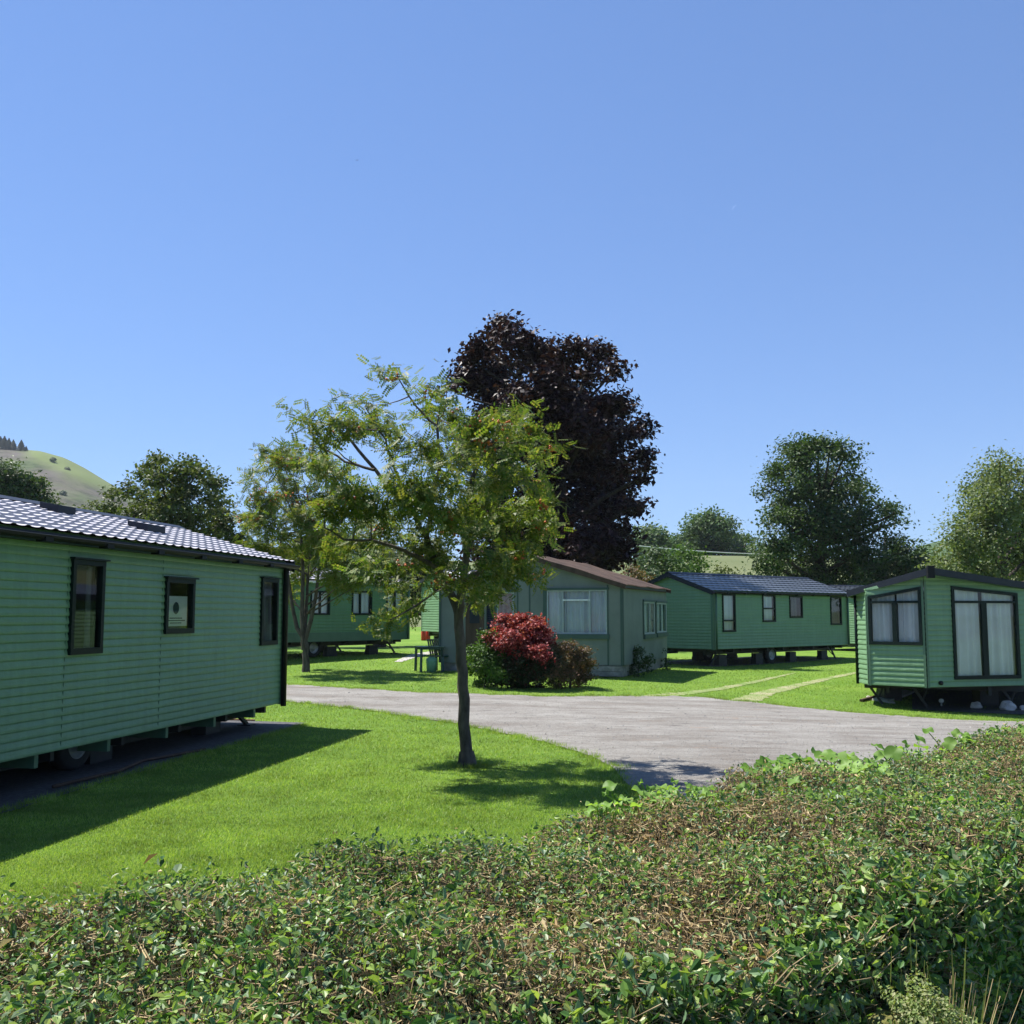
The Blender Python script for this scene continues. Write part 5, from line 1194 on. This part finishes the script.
m.lathe([(.085, -.02), (.075, .2), (.06, p[2]-.03), (.055, p[2]), (.03, p[2]+.012), (0, p[2]+.008)], (0, 0, 0), 18); m.build('stump_wood', M['moss'], r, True)

# ------------------------------------------------------------ grass blades on the near lawn
def blades(n, y0, y1, hgt, wd):
    u = rng.uniform(0, 1, n); y = 1/(1/y0+(1/y1-1/y0)*u); x = rng.uniform(-.56, .56, n)*y
    keep = ~inpoly(x, y, ROADPOLY)
    c_, s_ = math.cos(ang1), math.sin(ang1); lx = (x-org1.x)*c_+(y-org1.y)*s_; ly = -(x-org1.x)*s_+(y-org1.y)*c_
    keep &= ~((ly > -.45+rng.normal(0, .04, n)) & (lx < L1+.3))
    for P_, wl in TRL:
        near = (x > P_[:, 0].min()-1) & (x < P_[:, 0].max()+1) & (y > P_[:, 1].min()-1) & (y < P_[:, 1].max()+1); ii = np.where(near)[0]
        dd = np.sqrt((x[ii, None]-P_[None, :, 0])**2+(y[ii, None]-P_[None, :, 1])**2); hit = (dd < wl[None]*.5).any(1) & (rng.uniform(0, 1, len(ii)) < .6); keep[ii[hit]] = False
    rel = np.stack([x, y], 1)-HB; keep &= ((rel @ HN) < -.02)
    x, y = x[keep], y[keep]; n = len(x); z = G(x, y); a = rng.uniform(0, 2*math.pi, n); h_ = hgt*(y/9)**.35*rng.uniform(.4, 1.2, n)*(1+.25*np.sin(x*2.3)*np.sin(y*1.9)); w = wd*(y/8)**.85
    B = np.stack([x, y, z], 1); side = np.stack([np.cos(a), np.sin(a), np.zeros(n)], 1)*w[:, None]; lean = rng.normal(0, .5, (n, 2))*h_[:, None]; tip = B+np.concatenate([lean, h_[:, None]], 1)
    V = np.stack([B-side, B+side, tip], 1).reshape(-1, 3); i = np.arange(n)*3; return V, np.stack([i, i+1, i+2], 1)
V, F = blades(800000, 4.2, 42, .024, .003); g = link('grass', mesh_np('grass', V, F, M['grassb'])); g['kind'] = 'stuff'

def tufts(x, y, h, n=26, spread=.05):
    x = np.repeat(x, n)+rng.normal(0, spread, len(x)*n); y = np.repeat(y, n)+rng.normal(0, spread, len(y)*n); m_ = len(x); z = G(x, y); a = rng.uniform(0, 6.283, m_); hh = h*rng.uniform(.4, 1.1, m_)
    B = np.stack([x, y, z], 1); sd_ = np.stack([np.cos(a), np.sin(a), 0*a], 1)*.004; tip = B+np.stack([rng.normal(0, .4, m_)*hh, rng.normal(0, .4, m_)*hh, hh], 1)
    return np.stack([B-sd_, B+sd_, tip], 1).reshape(-1, 3)
q1 = rng.uniform(0, 6.283, 30); tb = on_ground(467, 766); X_, Y_ = [tb.x+.16*np.cos(q1)], [tb.y+.16*np.sin(q1)]
t_ = rng.integers(0, n1, 900); X_.append(A[t_, 0]+rng.normal(0, .05, 900)); Y_.append(A[t_, 1]+rng.normal(0, .04, 900))
t_ = rng.integers(0, n1, 900); X_.append(B[t_, 0]+rng.normal(0, .05, 900)); Y_.append(B[t_, 1]+rng.normal(0, .06, 900))
u_ = rng.uniform(0, 1, 260)*L1; X_.append(org1.x+u_*d1.x+.42*d1.y); Y_.append(org1.y+u_*d1.y-.42*d1.x)
u_ = rng.uniform(0, 1, 160)*LC; X_.append(fc.x+u_*ds.x+.05); Y_.append(fc.y+u_*ds.y)
u_ = rng.uniform(0, 1, 160)*WC; X_.append(fc.x+u_*dfr.x); Y_.append(fc.y+u_*dfr.y-.06)
V = tufts(np.concatenate(X_), np.concatenate(Y_), .06); i = np.arange(len(V)//3)*3
g = link('grass', mesh_np('long_grass', V, np.stack([i, i+1, i+2], 1), M['grassb'])); g['kind'] = 'stuff'

# grit on the road
n = 26000; y = 1/(1/8.5+(1/30-1/8.5)*rng.uniform(0, 1, n)); x = rng.uniform(-.3, .56, n)*y; k = inpoly(x, y, ROADPOLY); x, y = x[k], y[k]; n = len(x); z = G(x, y)+.014
r_ = rng.uniform(.004, .011, n)*(y/12)**.5*(1+(rng.uniform(0, 1, n) < .03)*1.4); a = rng.uniform(0, 6.283, n); V = []
for q_ in range(3): V.append(np.stack([x+r_*np.cos(a+q_*2.1), y+r_*np.sin(a+q_*2.1), z-.004], 1))
V.append(np.stack([x, y, z+r_*.5], 1)); V = np.stack(V, 1).reshape(-1, 3); i = np.arange(n)*4
g = link('grit', mesh_np('grit', V, np.concatenate([np.stack([i, i+1, i+3], 1), np.stack([i+1, i+2, i+3], 1), np.stack([i+2, i, i+3], 1)]), leafmat('road_grit', [(.19, .19, .18), (.28, .28, .265), (.36, .36, .34), (.24, .2, .16)], 0, .9, .1))); g['kind'] = 'stuff'

# ------------------------------------------------------------ air
hz = MB(); hz.box((-1400, -60, -2.3), (1700, 1150, 150)); hm = bpy.data.materials.new('haze'); hm.use_nodes = True
hn = hm.node_tree; hn.nodes.remove(hn.nodes['Principled BSDF']); pv = hn.nodes.new('ShaderNodeVolumePrincipled'); pv.inputs['Color'].default_value = (.82, .92, 1, 1); pv.inputs['Density'].default_value = .00013
hn.links.new(pv.outputs[0], hn.nodes['Material Output'].inputs['Volume']); ho = hz.build('haze', hm); ho['kind'] = 'stuff'
